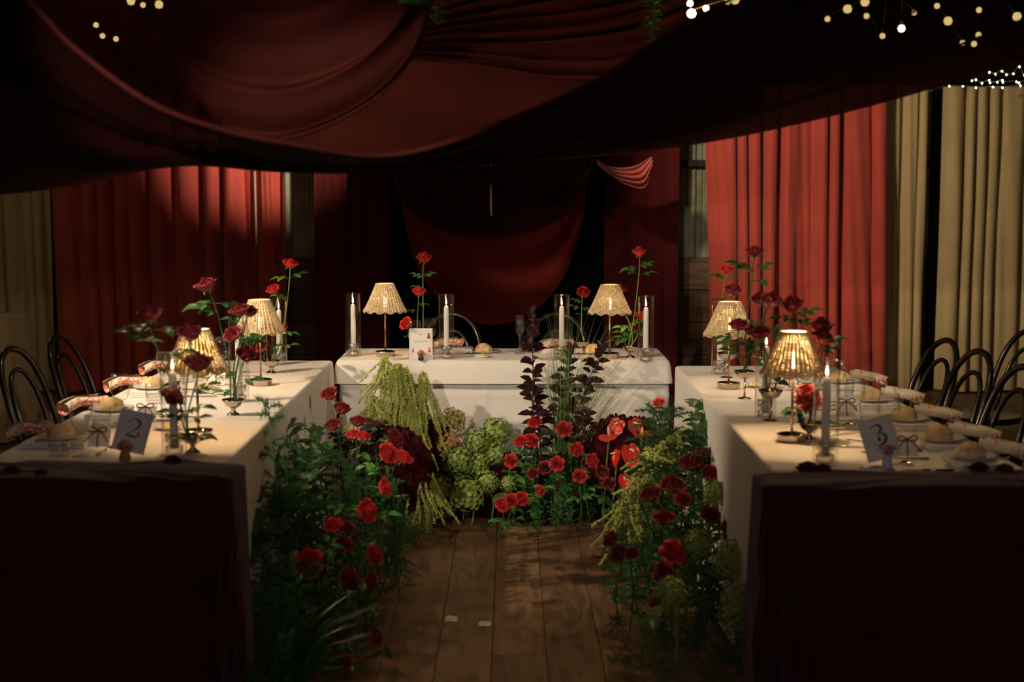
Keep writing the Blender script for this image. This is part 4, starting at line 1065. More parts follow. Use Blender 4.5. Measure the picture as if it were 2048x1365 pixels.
R('HR', 1240, 578, .05, 'red rose just behind the right head table lampshade', r=.036, face=(.2, -.4, 1), leaves=[(.3, 3.3), (.4, .2), (.2, 2.8)])
R('HR', 1282, 632, .03, 'red rose behind the right end candle of the head table', r=.034, face=(.3, -.4, 1), leaves=[(.4, 1), (.5, 3)])
R('HR', 1268, 655, .05, 'shaded red rose low beside the right end candle of the head table', r=.036, dark=True, face=(0, -.6, 1), leaves=[(.4, 3.3)])
R('HM', 1167, 585, 0, 'red rose standing between candle and lamp right of the dark foliage', r=.037, face=(0, -.9, .8), leaves=[(.55, 3.2), (.6, .2), (.5, 4.4), (.62, 2.8)], lsz=.07)
R('C', 581, 527, 0, 'highest bright red rose at the far end of the left table', r=.038, face=(.2, -.3, 1), leaves=[(.72, 2.9), (.75, .4), (.6, 3.3), (.35, 0.2)], lsz=.075)
R('C', 546, 579, -.02, 'red rose touching the top of the farther left lampshade', r=.034, face=(-.3, -.5, 1), leaves=[(.5, 2)])
R('C', 524, 693, -.03, 'low red rose beside the farther left lamp pole', r=.036, dark=True, face=(-.5, -.7, .7), leaves=[(.5, .6), (.7, .2)], lsz=.075)
R('C', 566, 653, .05, 'small red rose peeping beside the far left candle', r=.024, face=(.3, -.4, 1), leaves=[(.4, 0)])
R('B', 411, 569, .05, 'large red rose high left above the left table', r=.044, dark=True, face=(-.3, -.15, 1), leaves=[(.72, 2.6), (.74, .2), (.7, 3.6), (.68, 3.0), (.7, .6)], lsz=.10)
R('B', 479, 620, -.02, 'dark red rose of the middle pair on the left table, left one', r=.042, dark=True, face=(-.2, -.2, 1), leaves=[(.6, 1), (.5, 0)])
R('B', 498, 622, .05, 'red rose of the middle pair on the left table, in front of the lampshade', r=.036, dark=True, face=(.3, -.4, 1), leaves=[(.7, 3)])
R('B', 466, 668, -.03, 'dark rose under the middle pair on the left table', r=.040, dark=True, face=(-.4, -.6, .8), leaves=[(.8, .1), (.75, .6), (.7, 0)], lsz=.10)
R('B', 493, 709, .0, 'low drooping dark rose right over the middle bowl of the left table', r=.042, dark=True, face=(.3, -.6, .7), leaves=[(.5, 2.9), (.3, 3.3), (.4, .3)])
R('A', 298, 628, .05, 'leftmost dark red rose, blurred, on the left table', r=.046, dark=True, face=(-.1, -.1, 1), leaves=[(.82, 2.8), (.78, .3), (.7, 3.3), (.68, -1.6), (.6, .2)], lsz=.11, bend=.01)
R('A', 378, 666, -.02, 'dark red rose against the top of the nearest left lampshade', r=.045, dark=True, face=(0, -.3, 1), leaves=[(.5, 3)])
R('A', 396, 725, -.05, 'dark red rose in front of the nearest left lampshade', r=.048, dark=True, face=(.1, -.3, 1), leaves=[(.6, .4), (.4, -.3), (.3, .2), (.35, 3)])
R('A', 346, 792, -.05, 'dark drooping rose behind the nearest left candle', r=.046, dark=True, face=(-.4, -.3, -.8), leaves=[(.2, .2), (.3, 2.6)])
R('R4', 1453, 540, .05, 'bright red upright rosebud at the far end of the right table', r=.032, face=(0, -.3, 1), leaves=[(.8, 3), (.82, .2), (.78, 2.4)], lsz=.07)
R('R4', 1466, 580, .0, 'dark rose below the bright upright rosebud', r=.042, dark=True, face=(.1, -.2, 1), leaves=[(.7, 3), (.5, 3.4), (.4, .3)])
R('R3', 1509, 503, .05, 'highest dark red rose of the right table', r=.040, dark=True, face=(0, -.1, 1), leaves=[(.7, 2.7), (.74, .4), (.68, -1.3), (.72, 3.3)], lsz=.10)
R('R3', 1521, 597, .05, 'left rose of the dark red pair in the middle of the right table', r=.040, dark=True, face=(-.3, -.3, 1), leaves=[(.6, 3)])
R('R3', 1478, 650, -.03, 'dark rose overlapping the far right lampshade', r=.042, dark=True, face=(0, -.4, 1), leaves=[(.7, 3.1), (.6, 3.4), (.4, 3), (.5, .2)], lsz=.10)
R('R3', 1500, 660, .0, 'dark rose just right of the far right lampshade', r=.036, dark=True, face=(.4, -.5, .8), leaves=[(.5, 0)])
R('R2', 1546, 598, .05, 'right rose of the dark red pair in the middle of the right table', r=.043, dark=True, face=(.3, -.2, 1), leaves=[(.6, .3)])
R('R2', 1521, 666, -.02, 'wide dark red rose over the middle coupe of the right table', r=.044, dark=True, face=(-.2, -.2, 1), leaves=[(.7, 3), (.6, .5), (.5, 3.3), (.2, .3)], lsz=.10)
R('R2', 1584, 608, .0, 'almost black rose above the nearest right lampshade', r=.044, dark=True, face=(-.2, -.2, 1), leaves=[(.8, .3), (.75, 3.2), (.6, 3), (.7, -.5)], lsz=.10)
R('R1', 1643, 652, .05, 'upper dark rose above the nearest right candle', r=.044, dark=True, face=(0, -.1, 1), leaves=[(.75, .2), (.7, 3.0), (.6, 3.3)])
R('R1', 1646, 676, .0, 'lower dark rose above the nearest right candle', r=.042, dark=True, face=(.2, -.2, 1), leaves=[(.8, .1), (.7, .4)])
R('R1', 1612, 782, -.03, 'shaded rose beside the nearest right lampshade rim', r=.036, dark=True, face=(-.3, -.4, 1), leaves=[(.5, 3)])
R('R1', 1617, 802, -.06, 'red rose low between the near right lamp and candle', r=.048, dark=True, face=(-.1, -.8, .8), leaves=[(.5, 3), (.3, 3.3), (.2, -.5)])

# ------------------------------------------------------------------ hydrangeas, anthuriums, amaranthus, celosia
def hyd_mesh(seed, n=95):
    rr = random.Random(seed); mb = MB()
    mb.lathe([(.001, -.5), (.4, -.42), (.60, -.15), (.60, .2), (.42, .48), (.001, .6)], 12)
    for k in range(n):
        z = 1 - 1.75 * (k + .5) / n; r = math.sqrt(max(0, 1 - z * z)); a = k * 2.39996 + rr.random() * .2
        nrm = Vector((r * cos(a), r * sin(a), z)); c = nrm * rr.uniform(.80, 1.04)
        x = nrm.cross(Vector((0.2, .3, 1))).normalized(); y = nrm.cross(x); ro = rr.random() * 1.5; s = rr.uniform(.15, .21)
        for q in range(4):
            b = ro + q * PI / 2; d = x * cos(b) + y * sin(b); e = x * -sin(b) + y * cos(b)
            p0 = c; h_ = s * rr.uniform(-.1, .5); p1 = c + d * s * .45 + e * s * .48 + nrm * h_ * .6; p2 = c + d * s * .95 + e * s * .34 + nrm * h_; p3 = c + d * s * .95 - e * s * .34 + nrm * h_; p4 = c + d * s * .45 - e * s * .48 + nrm * h_ * .6
            mb.add([p0, p1, p2, p3, p4], [(0, 1, 2, 3, 4)])
    return mb.mesh('flower_head', False)
HYD = [hyd_mesh(s) for s in (1, 2)]
HM = {}
for nm in ('hyd', 'hydr', 'hydm'):
    HM[nm] = [m_.copy() for m_ in HYD]
    for m_ in HM[nm]: m_.materials.append(M[nm])
BL = MB(); add_leaflet(BL, (0, 0, 0), (0, 1, 0), (0, 0, 1), 1, .6, .25, .3, 8, .06); BLEAF = BL.mesh('leaf'); BLEAF.materials.append(M['leaf'])
def hydrangea(label, head, base, r, mat='hyd', leaves=2):
    head, base = Vector(head), Vector(base); rr = random.Random(int(head.x * 1000) + int(head.z * 3000))
    t = thing('hydrangea', label, 'hydrangea', base, 0, 'hydrangeas on the floor'); hv = head - base
    obj('stem', MB().tube(catmull([Vector((0, 0, 0)), hv * .5 + Vector((.02, .02, 0)), hv * (1 - r * .5 / hv.length)], 8), .004, 5), 'stem', t)
    link_obj('flower_head', HM[mat][rr.randrange(2)], None, t, hv, Vector((rr.uniform(-.4, .4), -.6, 1)).to_track_quat('Z', 'Y'), r)
    for k in range(leaves):
        a = rr.random() * 6.28; link_obj('leaf', BLEAF, None, t, hv * .75, frame_quat((cos(a), sin(a) - .3, .1), (0, 0, 1)), .11)
    return t
def fl_(x, y): return Vector((x, y, 0.002))
def center(px, py, Y): return at(px, py, Y)
for px, py, Y, r, mt, lab in ((905, 843, 6.95, .066, 'hydm', 'green and rust hydrangea, topmost of the middle cluster'), (897, 893, 6.88, .072, 'hydr', 'rust orange hydrangea below the topmost one'),
        (917, 922, 6.78, .078, 'hyd', 'deep green hydrangea in front of the rust orange one'), (955, 884, 6.85, .070, 'hyd', 'light green hydrangea in the middle of the cluster'),
        (991, 866, 6.92, .076, 'hyd', 'green hydrangea at the upper right of the middle cluster'), (992, 908, 6.86, .062, 'hyd', 'green hydrangea below the upper right one'),
        (955, 930, 6.82, .064, 'hyd', 'shaded green hydrangea in the gap of the middle cluster'), (880, 976, 6.80, .068, 'hydm', 'shaded green hydrangea low at the left of the middle cluster'),
        (934, 990, 6.66, .086, 'hyd', 'large green hydrangea lowest in the middle cluster'), (974, 966, 6.74, .062, 'hyd', 'dim green hydrangea right of the large low one'),
        (1017, 968, 6.66, .040, 'hyd', 'small lime green hydrangea beside the low double roses'),
        (1465, 1122, 4.85, .070, 'hyd', 'green hydrangea nearest the right stand, upper one'), (1479, 1213, 4.62, .074, 'hyd', 'green hydrangea nearest the right stand, lowest one'),
        (1342, 1186, 4.60, .056, 'hyd', 'dim green hydrangea low in the right cluster'), (1395, 1090, 4.95, .055, 'hyd', 'dim green hydrangea in the middle of the right cluster'),
        (1432, 988, 5.25, .050, 'hyd', 'small lime green hydrangea beside the big dark rose on the right')):
    h_ = center(px, py, Y); hydrangea(lab, h_, fl_(h_.x + .02, Y + .06), r, mt, 1)

def anth(label, head, base, s, face, tip, curl=.25):
    s *= .68
    head, base = Vector(head), Vector(base); t = thing('anthurium', label, 'anthurium', base, 0, 'red anthuriums'); hv = head - base
    obj('stem', MB().tube(catmull([Vector((0, 0, 0)), hv * .55 + Vector((0, .02, 0)), hv], 10), .0035, 6), 'stem', t)
    def fn(u, v):
        a = 2 * PI * u; c = cos(a); s_ = sin(a)
        r = (1.0 + .18 * c - .34 * math.exp(-((abs(a - PI)) / .38) ** 2)) * v * (1 + .25 * max(0, c) ** 8)
        x, y = r * s_ * .82, r * c
        z = curl * (x * x * .9 + y * y * .3) * 1.2 + .03 * sin(7 * a) * v + .025 * sin(12 * r + 3 * a)
        return (x * s, y * s + .25 * s, z * s)
    q = frame_quat(tip, face)
    obj('spathe', MB().grid(fn, 36, 9, closed=True), 'anth', t, hv, quat=q)
    obj('spadix', MB().tube([(0, 0, 0), (0, .12 * s, .5 * s), (0, .32 * s, 1.05 * s)], [.0045, .006, .0025], 8), 'spadix', t, hv, quat=q)
    return t
for px, py, Y, s, f, tp, lab in (
        (1238, 846, 6.72, .070, (-.35, -.9, .3), (-.5, -.1, -1), 'red anthurium of the topmost pair, left one'), (1266, 846, 6.74, .072, (.45, -.9, .4), (.5, -.1, -1), 'red anthurium of the topmost pair, right one'),
        (1218, 874, 6.62, .078, (-.1, -.35, 1), (-.3, -1, -.2), 'wide red anthurium seen from the side, leftmost of all'), (1258, 898, 6.60, .082, (.25, -.9, .5), (.2, -.2, -1), 'large heart-shaped red anthurium in the middle'),
        (1236, 906, 6.62, .060, (-.9, -.5, .2), (-.2, -.2, -1), 'narrow side-turned red anthurium left of the large one'), (1284, 872, 6.68, .062, (.5, -.4, .8), (1, -.4, .2), 'red anthurium pointing right into the fern'),
        (1248, 955, 6.45, .052, (.1, -1, .3), (.1, -.2, -1), 'small red anthurium lowest among the ferns')):
    h_ = at(px, py, Y); anth(lab, h_, fl_(1.0 * h_.x - .02, Y + .12), s, f, tp)

def amar(label, base, tips, n_each, length, seed, group='lime amaranthus'):
    """arching stems from base; every tip sheds a tassel of bumpy strands"""
    rr = random.Random(seed); base = Vector(base); t = thing('amaranthus', label, 'amaranthus', base, 0, group)
    for tp in tips:
        tp, ln = Vector(tp[0]), tp[1]; hv = tp - base
        sp = catmull([Vector((0, 0, 0)), Vector((hv.x * .35, hv.y * .35, hv.z * .62)), hv + Vector((0, 0, .01)), hv + Vector((hv.x * .06, -.02, -.05))], 14)
        obj('stem', MB().tube(sp, .0035, 5), 'stem', t)
        mb = MB()
        for k in range(int(n_each * 1.7)):
            i = rr.randrange(8, 14); p = sp[i].copy(); a = rr.random() * 6.28; L = (ln + .06) * rr.uniform(.6, 1.08); sp_ = rr.uniform(.01, .085)
            n = int(L / .0075); path = []
            for q in range(n):
                f = q / n; path.append(p + Vector((cos(a) * sp_ * f ** .6 * (1 + f) + .006 * sin(f * 9 + k), sin(a) * sp_ * f ** .6 * (1 + f), -L * f + .012 * sin(PI * min(1, f * 4)))))
            if len(path) < 4: continue
            mb.tube(path[::3] + [path[-1]], .0035, 4, cap=False)
            for q, c in enumerate(path):
                taper = 1 - .6 * q / n
                for _ in range(5):
                    d = Vector((rr.gauss(0, 1), rr.gauss(0, 1), rr.gauss(0, .6) - .5)).normalized(); e = d.orthogonal().normalized() * .0042
                    l_ = rr.uniform(.009, .017) * (.6 + .6 * taper); mb.add([c + e, c - e, c + d * l_], [(0, 1, 2)])
        o_ = obj('tassel', mb, 'lime', t, smooth=False)
    return t
Y = 6.80
amar('lime amaranthus cascading from the left end of the head table front', fl_(at(800, 900, Y).x, Y),
     [(at(772, 722, Y), .12), (at(795, 735, Y - .05), .34), (at(812, 742, Y), .40), (at(846, 752, Y), .32), (at(800, 800, Y - .1), .30), (at(822, 810, Y - .12), .42)], 13, .3, 3)
amar('short lime amaranthus tassel left of the big cascade', fl_(at(765, 900, 6.8).x, 6.8), [(at(748, 800, 6.7), .12), (at(770, 830, 6.65), .22)], 12, .2, 5)
amar('dim lime amaranthus hanging to the floor beside the hydrangeas', fl_(at(845, 980, 6.72).x, 6.72), [(at(838, 925, 6.6), .26), (at(852, 940, 6.62), .22)], 14, .2, 7)
def trail(label, pts, seed):
    rr = random.Random(seed); mb = MB(); b = Vector(pts[0]); t = thing('amaranthus', label, 'amaranthus', b, 0, 'lime amaranthus')
    for k in range(14):
        off = Vector((rr.uniform(-.01, .01), rr.uniform(-.04, .04), rr.uniform(0, .04))); st = rr.uniform(0, .5)
        path = [p - b + off * (1 + i * .04) for i, p in enumerate(catmull([Vector(p) for p in pts], 40))][int(st * 20):]
        path = [Vector((p.x, p.y, max(p.z, -b.z + .008))) for p in path]
        mb.tube(path[::3] + [path[-1]], .0035, 4, cap=False)
        for c in path:
            for _ in range(4):
                d = Vector((rr.gauss(0, 1), rr.gauss(0, 1), rr.gauss(0, .7))).normalized(); e = d.orthogonal().normalized() * .0032; mb.add([c + e, c - e, c + d * rr.uniform(.008, .015)], [(0, 1, 2)])
    obj('tassel', mb, 'lime', t, smooth=False)
trail('lime amaranthus trailing along the floor in front of the hydrangeas', [at(838, 985, 6.6), on(845, 1018, .02), on(870, 1030, .02), on(905, 1030, .015)], 9)
amar('lime amaranthus arching out of the ferns under the right table edge', fl_(at(1310, 930, 5.9).x, 5.95), [(at(1348, 872, 5.85), .14), (at(1325, 890, 5.8), .06), (at(1295, 905, 5.8), .02)], 7, .1, 11)
amar('lime amaranthus tassels hanging at the left edge of the right cluster', fl_(at(1265, 1000, 5.7).x, 5.7), [(at(1272, 962, 5.55), .14), (at(1248, 985, 5.5), .14), (at(1290, 958, 5.6), .05)], 8, .2, 13)

def celosia(label, c, r, seed):
    c = Vector(c); rr = random.Random(seed); t = thing('celosia', label, 'celosia', (c.x, c.y, 0.0), 0, 'dark crimson celosia'); mb = MB()
    zc = c.z
    def fn(u, v):
        a = 2 * PI * u; b = -PI / 2 + PI * v; k = 1 + .10 * sin(9 * a + 5 * b) + .08 * sin(17 * a - 7 * b) + .06 * sin(31 * b + 3 * a)
        return (r[0] * k * cos(b) * cos(a), r[1] * k * cos(b) * sin(a), zc + r[2] * k * sin(b))
    mb.grid(fn, 90, 46, closed=True)
    obj('crest', mb, 'velvet', t)
    obj('stem', MB().tube([(0, 0, 0), (0, 0, zc)], .008, 6), 'purpstem', t)
celosia('dark crimson celosia mound behind the red anthuriums', at(1238, 925, 6.8), (.20, .10, .20), 1)
celosia('dark crimson celosia mound right of the upper anthurium pair', at(1282, 900, 6.85), (.13, .08, .14), 2)
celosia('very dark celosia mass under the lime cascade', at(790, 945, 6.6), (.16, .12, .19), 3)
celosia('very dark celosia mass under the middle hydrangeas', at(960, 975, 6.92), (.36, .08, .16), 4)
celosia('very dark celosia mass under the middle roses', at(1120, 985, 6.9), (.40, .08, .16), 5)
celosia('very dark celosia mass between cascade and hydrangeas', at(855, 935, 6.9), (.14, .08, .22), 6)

# ------------------------------------------------------------------ dark branches
PLs = []
for s_ in range(2):
    mb = MB(); add_leaflet(mb, (0, .1, 0), (0, 1, 0), (0, 0, 1), .9, .62, .35, .35 if s_ else .1, 7, .09); mb.tube([(0, 0, 0), (0, .12, 0)], .02, 4); m_ = mb.mesh('leaf'); m_.materials.append(M['purple']); PLs.append(m_)
def branch(label, pts, n, sz, meshes=PLs, stemm='purpstem', name='dark_branch', cat='branch', group='dark purple branches', seed=1, start=.25, r=.004, tipn=0):
    rr = random.Random(seed); b = Vector(pts[0]); path = [p - b for p in catmull([Vector(p) for p in pts], 30)]
    t = thing(name, label, cat, b, 0, group)
    obj('stem', MB().tube(path, [r * (1 - .6 * i / 29) for i in range(30)], 5), stemm, t)
    for k in range(n):
        f = start + (1 - start) * (k + .5) / n; i = min(29, int(f * 29)); a = k * 2.4 + rr.random(); up = rr.uniform(-.1, .7)
        d = Vector((cos(a), sin(a) * .7, up)); s = sz * (1.1 - .45 * f) * rr.uniform(.8, 1.2)
        if k >= n - tipn: d = Vector((cos(a) * .5, sin(a) * .4, 1))
        link_obj('leaf', meshes[k % len(meshes)], None, t, path[i], frame_quat(d, (-d.x * .5, -.7, 1)), s)
    return t
yb = 6.86
branch('tallest dark purple branch rising in front of the wine glasses', [fl_(at(1095, 980, yb).x, yb), at(1068, 850, 6.8), at(1066, 740, 6.78), at(1064, 622, 6.75)], 46, .085, seed=1, tipn=9, r=.005)
branch('dark purple branch in the middle of the grasses', [fl_(at(1105, 980, yb).x, yb), at(1115, 850, 6.8), at(1128, 770, 6.78), at(1140, 700, 6.75)], 34, .085, seed=2, tipn=6)
branch('dark purple branch leaning right towards the lamp', [fl_(at(1130, 980, yb).x, yb), at(1150, 850, 6.78), at(1178, 760, 6.76), at(1205, 700, 6.74)], 34, .085, seed=3, tipn=6)
branch('short dark purple branch leaning left under the tallest one', [fl_(at(1090, 980, yb).x, yb), at(1080, 880, 6.75), at(1072, 820, 6.7), at(1058, 780, 6.68)], 20, .085, seed=4)
branch('short dark purple branch on the right above the roses', [fl_(at(1130, 980, yb).x, yb), at(1150, 900, 6.75), at(1165, 850, 6.7), at(1172, 828, 6.68)], 20, .08, seed=5)
branch('dark purple branch between the roses near the left cloth corner', [fl_(at(730, 980, 6.5).x, 6.5), at(735, 920, 6.4), at(745, 870, 6.35), at(748, 840, 6.3)], 24, .085, seed=6)
branch('dark purple branch behind the dark roses of the left cluster', [fl_(at(700, 980, 6.4).x, 6.4), at(700, 930, 6.35), at(692, 890, 6.3), at(668, 868, 6.25)], 22, .085, seed=8)

# ------------------------------------------------------------------ grasses
def grass(label, base, n, targets, seed, wid=.0022, mat='grass', name='ornamental_grass'):
    rr = random.Random(seed); base = Vector(base); t = thing(name, label, 'grass', base, 0)
    mb = MB()
    for k in range(n):
        tx, ty, tz = targets(rr); b = Vector((rr.uniform(-.05, .05), rr.uniform(-.03, .03), 0)); e = Vector((tx, ty, tz)); m_ = b.lerp(e, .55) + Vector((-(e.x) * .15, 0, .10 * e.length))
        path = catmull([b, m_, e], 9); ax = Vector((rr.uniform(.4, 1), rr.uniform(-.8, .3), 0)).normalized()
        vs = []
        for i, p in enumerate(path): w_ = wid * (1 - (i / 8) ** 2 * .9) / 2; vs += [p - ax * w_, p + ax * w_]
        mb.add(vs, [(2 * i, 2 * i + 1, 2 * i + 3, 2 * i + 2) for i in range(8)])
    o_ = obj('grass_blades', mb, mat, t); o_['kind'] = 'stuff'
    return t
gb = fl_(at(1125, 980, 6.82).x, 6.82)
def tg(rr):
    px = rr.choice((rr.uniform(1080, 1150), rr.uniform(1120, 1260), rr.uniform(1120, 1330))); py = rr.uniform(625, 760) + max(0, px - 1200) * .55
    return at(px, py, 6.82 + rr.uniform(-.15, .12)) - gb
grass('fine upright grasses fanning over the head table among the dark branches', gb, 230, tg, 5)
gb2 = fl_(-.86, 4.75)
def tg2(rr): a = rr.random() * 6.28; r = rr.uniform(.18, .30); return Vector((r * cos(a), r * sin(a) - .05, rr.uniform(.10, .30)))
grass('clump of broad arching dark blades low beside the left stand', fl_(-.72, 4.42), 70, tg2, 6, .012, 'ivy', 'strap_leaf_plant')

# ------------------------------------------------------------------ ferns, ivy, filler foliage
def plume_mesh(seed, nb=32, needles=42, spread=.36):
    rr = random.Random(seed); mb = MB(); main = catmull([Vector((0, 0, 0)), Vector((.04, 0, .4)), Vector((.02, .05, .75)), Vector((-.06, .12, 1))], 24)
    mb.tube(main, .006, 4)
    for k in range(nb):
        f = .12 + .88 * k / nb; p = main[int(f * 23)]; a = k * 2.4 + rr.random(); L = spread * (1.15 - .75 * f) * rr.uniform(.7, 1.1)
        d = Vector((cos(a), sin(a), rr.uniform(.1, .7))).normalized(); q = [p + d * L * s + Vector((0, 0, -.10 * L * s * s * 3)) for s in (0, .35, .7, 1)]
        mb.tube(q, .0028, 3, cap=False)
        for j in range(needles):
            s = .12 + .88 * j / needles; c = p + d * L * s + Vector((0, 0, -.30 * L * s * s))
            for _ in range(2):
                e = (Vector((rr.gauss(0, 1), rr.gauss(0, 1), rr.gauss(0, 1))) + d * .6).normalized(); w_ = e.orthogonal().normalized() * .0022
                mb.add([c + w_, c - w_, c + e * rr.uniform(.022, .05)], [(0, 1, 2)])
    return mb.mesh('fronds', False)
PLM = [plume_mesh(s) for s in (1, 2, 3)]
for m_ in PLM: m_.materials.append(M['fern'])
FILL = []
def plume(label, base, tip, roll=0.0, grp='feathery fern plumes', fat=1.0):
    base, tip = Vector(base), Vector(tip); d = tip - base; L = d.length
    t = thing('fern_plume', label, 'fern', base, 0, grp); FILL.append((t, tip))
    link_obj('fronds', PLM[int(abs(roll) * 10) % 3], None, t, (0, 0, 0), d.to_track_quat('Z', 'Y') @ Quaternion((0, 0, 1), roll), (L * fat, L * fat, L))
    return t
def spray_mesh(seed, n=44, ls=.16):
    rr = random.Random(seed); mb = MB(); main = catmull([Vector((0, 0, 0)), Vector((.06, .0, .35)), Vector((-.02, .04, .7)), Vector((.05, .1, 1))], 20); mb.tube(main, .007, 4)
    for k in range(n):
        f = .12 + .88 * k / n; p = main[int(f * 19)]; a = k * 2.4; d = Vector((cos(a), sin(a), rr.uniform(0, .6))); add_leaflet(mb, p + d * .03, d, (0, 0, 1), ls * rr.uniform(.7, 1.2), ls * .48, .25, .25, 4)
    return mb.mesh('foliage', True)
SPR = [spray_mesh(s) for s in (1, 2)]
for m_ in SPR: m_.materials.append(M['ivy'])
def spray(label, base, tip, roll=0.0):
    base, tip = Vector(base), Vector(tip); d = tip - base; L = d.length
    t = thing('leafy_spray', label, 'foliage', base, 0, 'dark leafy sprays'); FILL.append((t, tip))
    link_obj('foliage', SPR[int(abs(roll) * 10) % 2], None, t, (0, 0, 0), d.to_track_quat('Z', 'Y') @ Quaternion((0, 0, 1), roll), (L * .8, L * .8, L))
    return t
def ivyleaf():
    pts = [(0, 0), (.28, -.16), (.46, .08), (.36, .26), (.50, .52), (.24, .50), (.14, .72), (0, 1.0), (-.14, .72), (-.24, .50), (-.50, .52), (-.36, .26), (-.46, .08), (-.28, -.16)]
    vs = [(0, .32, .06)] + [(x, y, -.10 * (x * x + (y - .3) ** 2)) for x, y in pts]; n = len(pts)
    return MB().add(vs, [(0, 1 + i, 1 + (i + 1) % n) for i in range(n)]).mesh('leaf')
IV = ivyleaf(); IV.materials.append(M['ivy'])

# left cluster: base points on the floor strip beside the left table, tips at photographed outline
rp_ = random.Random(21)
def side_tip(px, py, zf): 
    Y = FPX * (H - zf) / (py - 384); return at(px, py, Y)
LT = [(548, 905, .62), (590, 930, .58), (640, 915, .60), (700, 905, .55), (745, 915, .50), (620, 985, .5), (690, 965, .5), (755, 960, .45), (780, 985, .40), (560, 1000, .5), (520, 990, .5),
      (540, 1080, .42), (600, 1060, .42), (660, 1040, .42), (730, 1030, .38), (785, 1030, .30), (800, 1050, .22), (700, 1110, .33), (780, 1100, .24), (640, 1140, .34), (560, 1170, .34), (510, 1120, .38),
      (520, 1230, .30), (600, 1230, .28), (680, 1210, .25), (740, 1170, .20), (840, 1068, .06), (815, 1130, .06), (560, 1310, .22), (650, 1310, .18), (720, 1280, .14), (500, 1330, .22)]
for k, (px, py, zf) in enumerate(LT):
    tip = side_tip(px, py, zf); low = zf < .1
    b = fl_(min(-.36, tip.x - (.16 if low else .02) + rp_.uniform(-.04, .04)), tip.y + (.05 if low else .16)); b.x = max(b.x, -.86)
    plume('dark feathery green fern plume in the left floor cluster', b, tip, k * .7, 'feathery fern plumes left of the aisle', 1.0 if not low else 1.2)
RT = [(1330, 850, .66), (1345, 815, .70), (1370, 812, .70), (1405, 840, .66), (1290, 910, .55), (1330, 890, .60), (1375, 900, .6), (1275, 985, .42), (1240, 1000, .36), (1300, 1010, .42), (1360, 960, .5), (1250, 1060, .28),
      (1290, 1080, .3), (1350, 1060, .36), (1230, 1140, .16), (1280, 1160, .2), (1380, 1150, .28), (1440, 1060, .36), (1215, 1095, .12), (1240, 1240, .12), (1300, 1260, .16), (1380, 1250, .2), (1220, 1310, .06), (1330, 1330, .14), (1430, 1310, .18), (1500, 1150, .3), (1195, 1180, .04), (1490, 1240, .22), (1440, 1180, .26), (1500, 1310, .14), (1270, 1330, .06)]
for k, (px, py, zf) in enumerate(RT):
    tip = side_tip(px, py, zf); low = zf < .1
    b = fl_(max(.34, tip.x + (.16 if low else .02) + rp_.uniform(-.04, .04)), tip.y + (.05 if low else .16)); b.x = min(b.x, .78)
    plume('dark feathery green fern plume in the right floor cluster', b, tip, k * .7 + .2, 'feathery fern plumes right of the aisle', 1.0 if not low else 1.2)
for k, (px, py, zf) in enumerate([(540, 860, .66), (585, 880, .62), (655, 930, .5), (600, 1010, .48), (690, 1020, .42), (560, 1110, .4), (640, 1090, .38), (730, 1100, .3), (600, 1180, .32), (700, 1180, .24), (520, 1160, .36), (640, 1260, .2), (560, 1270, .28), (740, 1230, .14), (690, 1300, .12)]):
    tip = side_tip(px, py, zf); spray('dark leafy spray in the left floor cluster', fl_(max(-.85, tip.x - .03), tip.y + .15), tip, k * .9)['group'] = 'dark leafy sprays left of the aisle'
for k, (px, py, zf) in enumerate([(1405, 815, .70), (1395, 870, .62), (1340, 940, .5), (1420, 960, .5), (1480, 950, .5), (1310, 1040, .36), (1400, 1050, .4), (1470, 1030, .42), (1500, 1090, .35), (1330, 1120, .28), (1430, 1130, .3), (1260, 1110, .2), (1400, 1210, .2), (1320, 1240, .15), (1480, 1280, .2), (1235, 1200, .08)]):
    tip = side_tip(px, py, zf); spray('dark leafy spray in the right floor cluster', fl_(min(.80, tip.x + .03), tip.y + .15), tip, k * .9)['group'] = 'dark leafy sprays right of the aisle'
for k, (px, py, Y) in enumerate([(1035, 900, 6.8), (1070, 920, 6.78), (1110, 890, 6.8), (1140, 920, 6.76), (1165, 940, 6.7), (1090, 960, 6.66), (1050, 960, 6.66), (1130, 975, 6.62), (1020, 945, 6.75), (1180, 960, 6.7), (1075, 1000, 6.5), (1110, 1000, 6.55), (1060, 880, 6.82)]):
    tip = at(px, py, Y); s_ = spray('dark leafy spray among the middle roses', fl_(tip.x + .01, Y + .08), tip, k * .9); s_['group'] = 'dark leafy sprays under the head table'
    if k % 3 == 0: 
        for m_ in s_.children: pass
plume('thin green fern sprig standing up before the left cloth', fl_(-.84, 5.15), at(523, 805, 5.1), .3, fat=.55)
plume('small grassy tuft lying on the boards at the left of the aisle', fl_(at(815, 1060, 6.3).x, 6.3), on(868, 1066, .05), .5, fat=1.0)
# ivy trails
IVY = [('ivy trail climbing highest at the left table cloth', [(535, 1010, .45), (530, 930, .56), (560, 870, .64), (583, 838, .68)], 26), ('ivy trail leaning right before the left cloth', [(600, 1000, .45), (610, 930, .55), (625, 885, .60), (636, 855, .62)], 22),
       ('ivy trail spreading over the middle of the left cluster', [(560, 1050, .42), (580, 990, .5), (620, 950, .55), (650, 890, .6)], 22), ('ivy trail at the left edge of the left cluster', [(500, 1080, .42), (505, 1010, .5), (515, 950, .56), (525, 900, .6)], 24),
       ('ivy trail low at the left of the left cluster', [(480, 1130, .36), (510, 1080, .42), (545, 1060, .45), (580, 1040, .46)], 20),
       ('ivy trail at the upper corner of the right cluster', [(1420, 960, .5), (1418, 900, .58), (1405, 850, .66), (1392, 805, .72)], 24), ('ivy trail on the right edge of the right cluster', [(1500, 1080, .35), (1490, 1020, .42), (1455, 960, .5), (1425, 900, .58)], 24)]
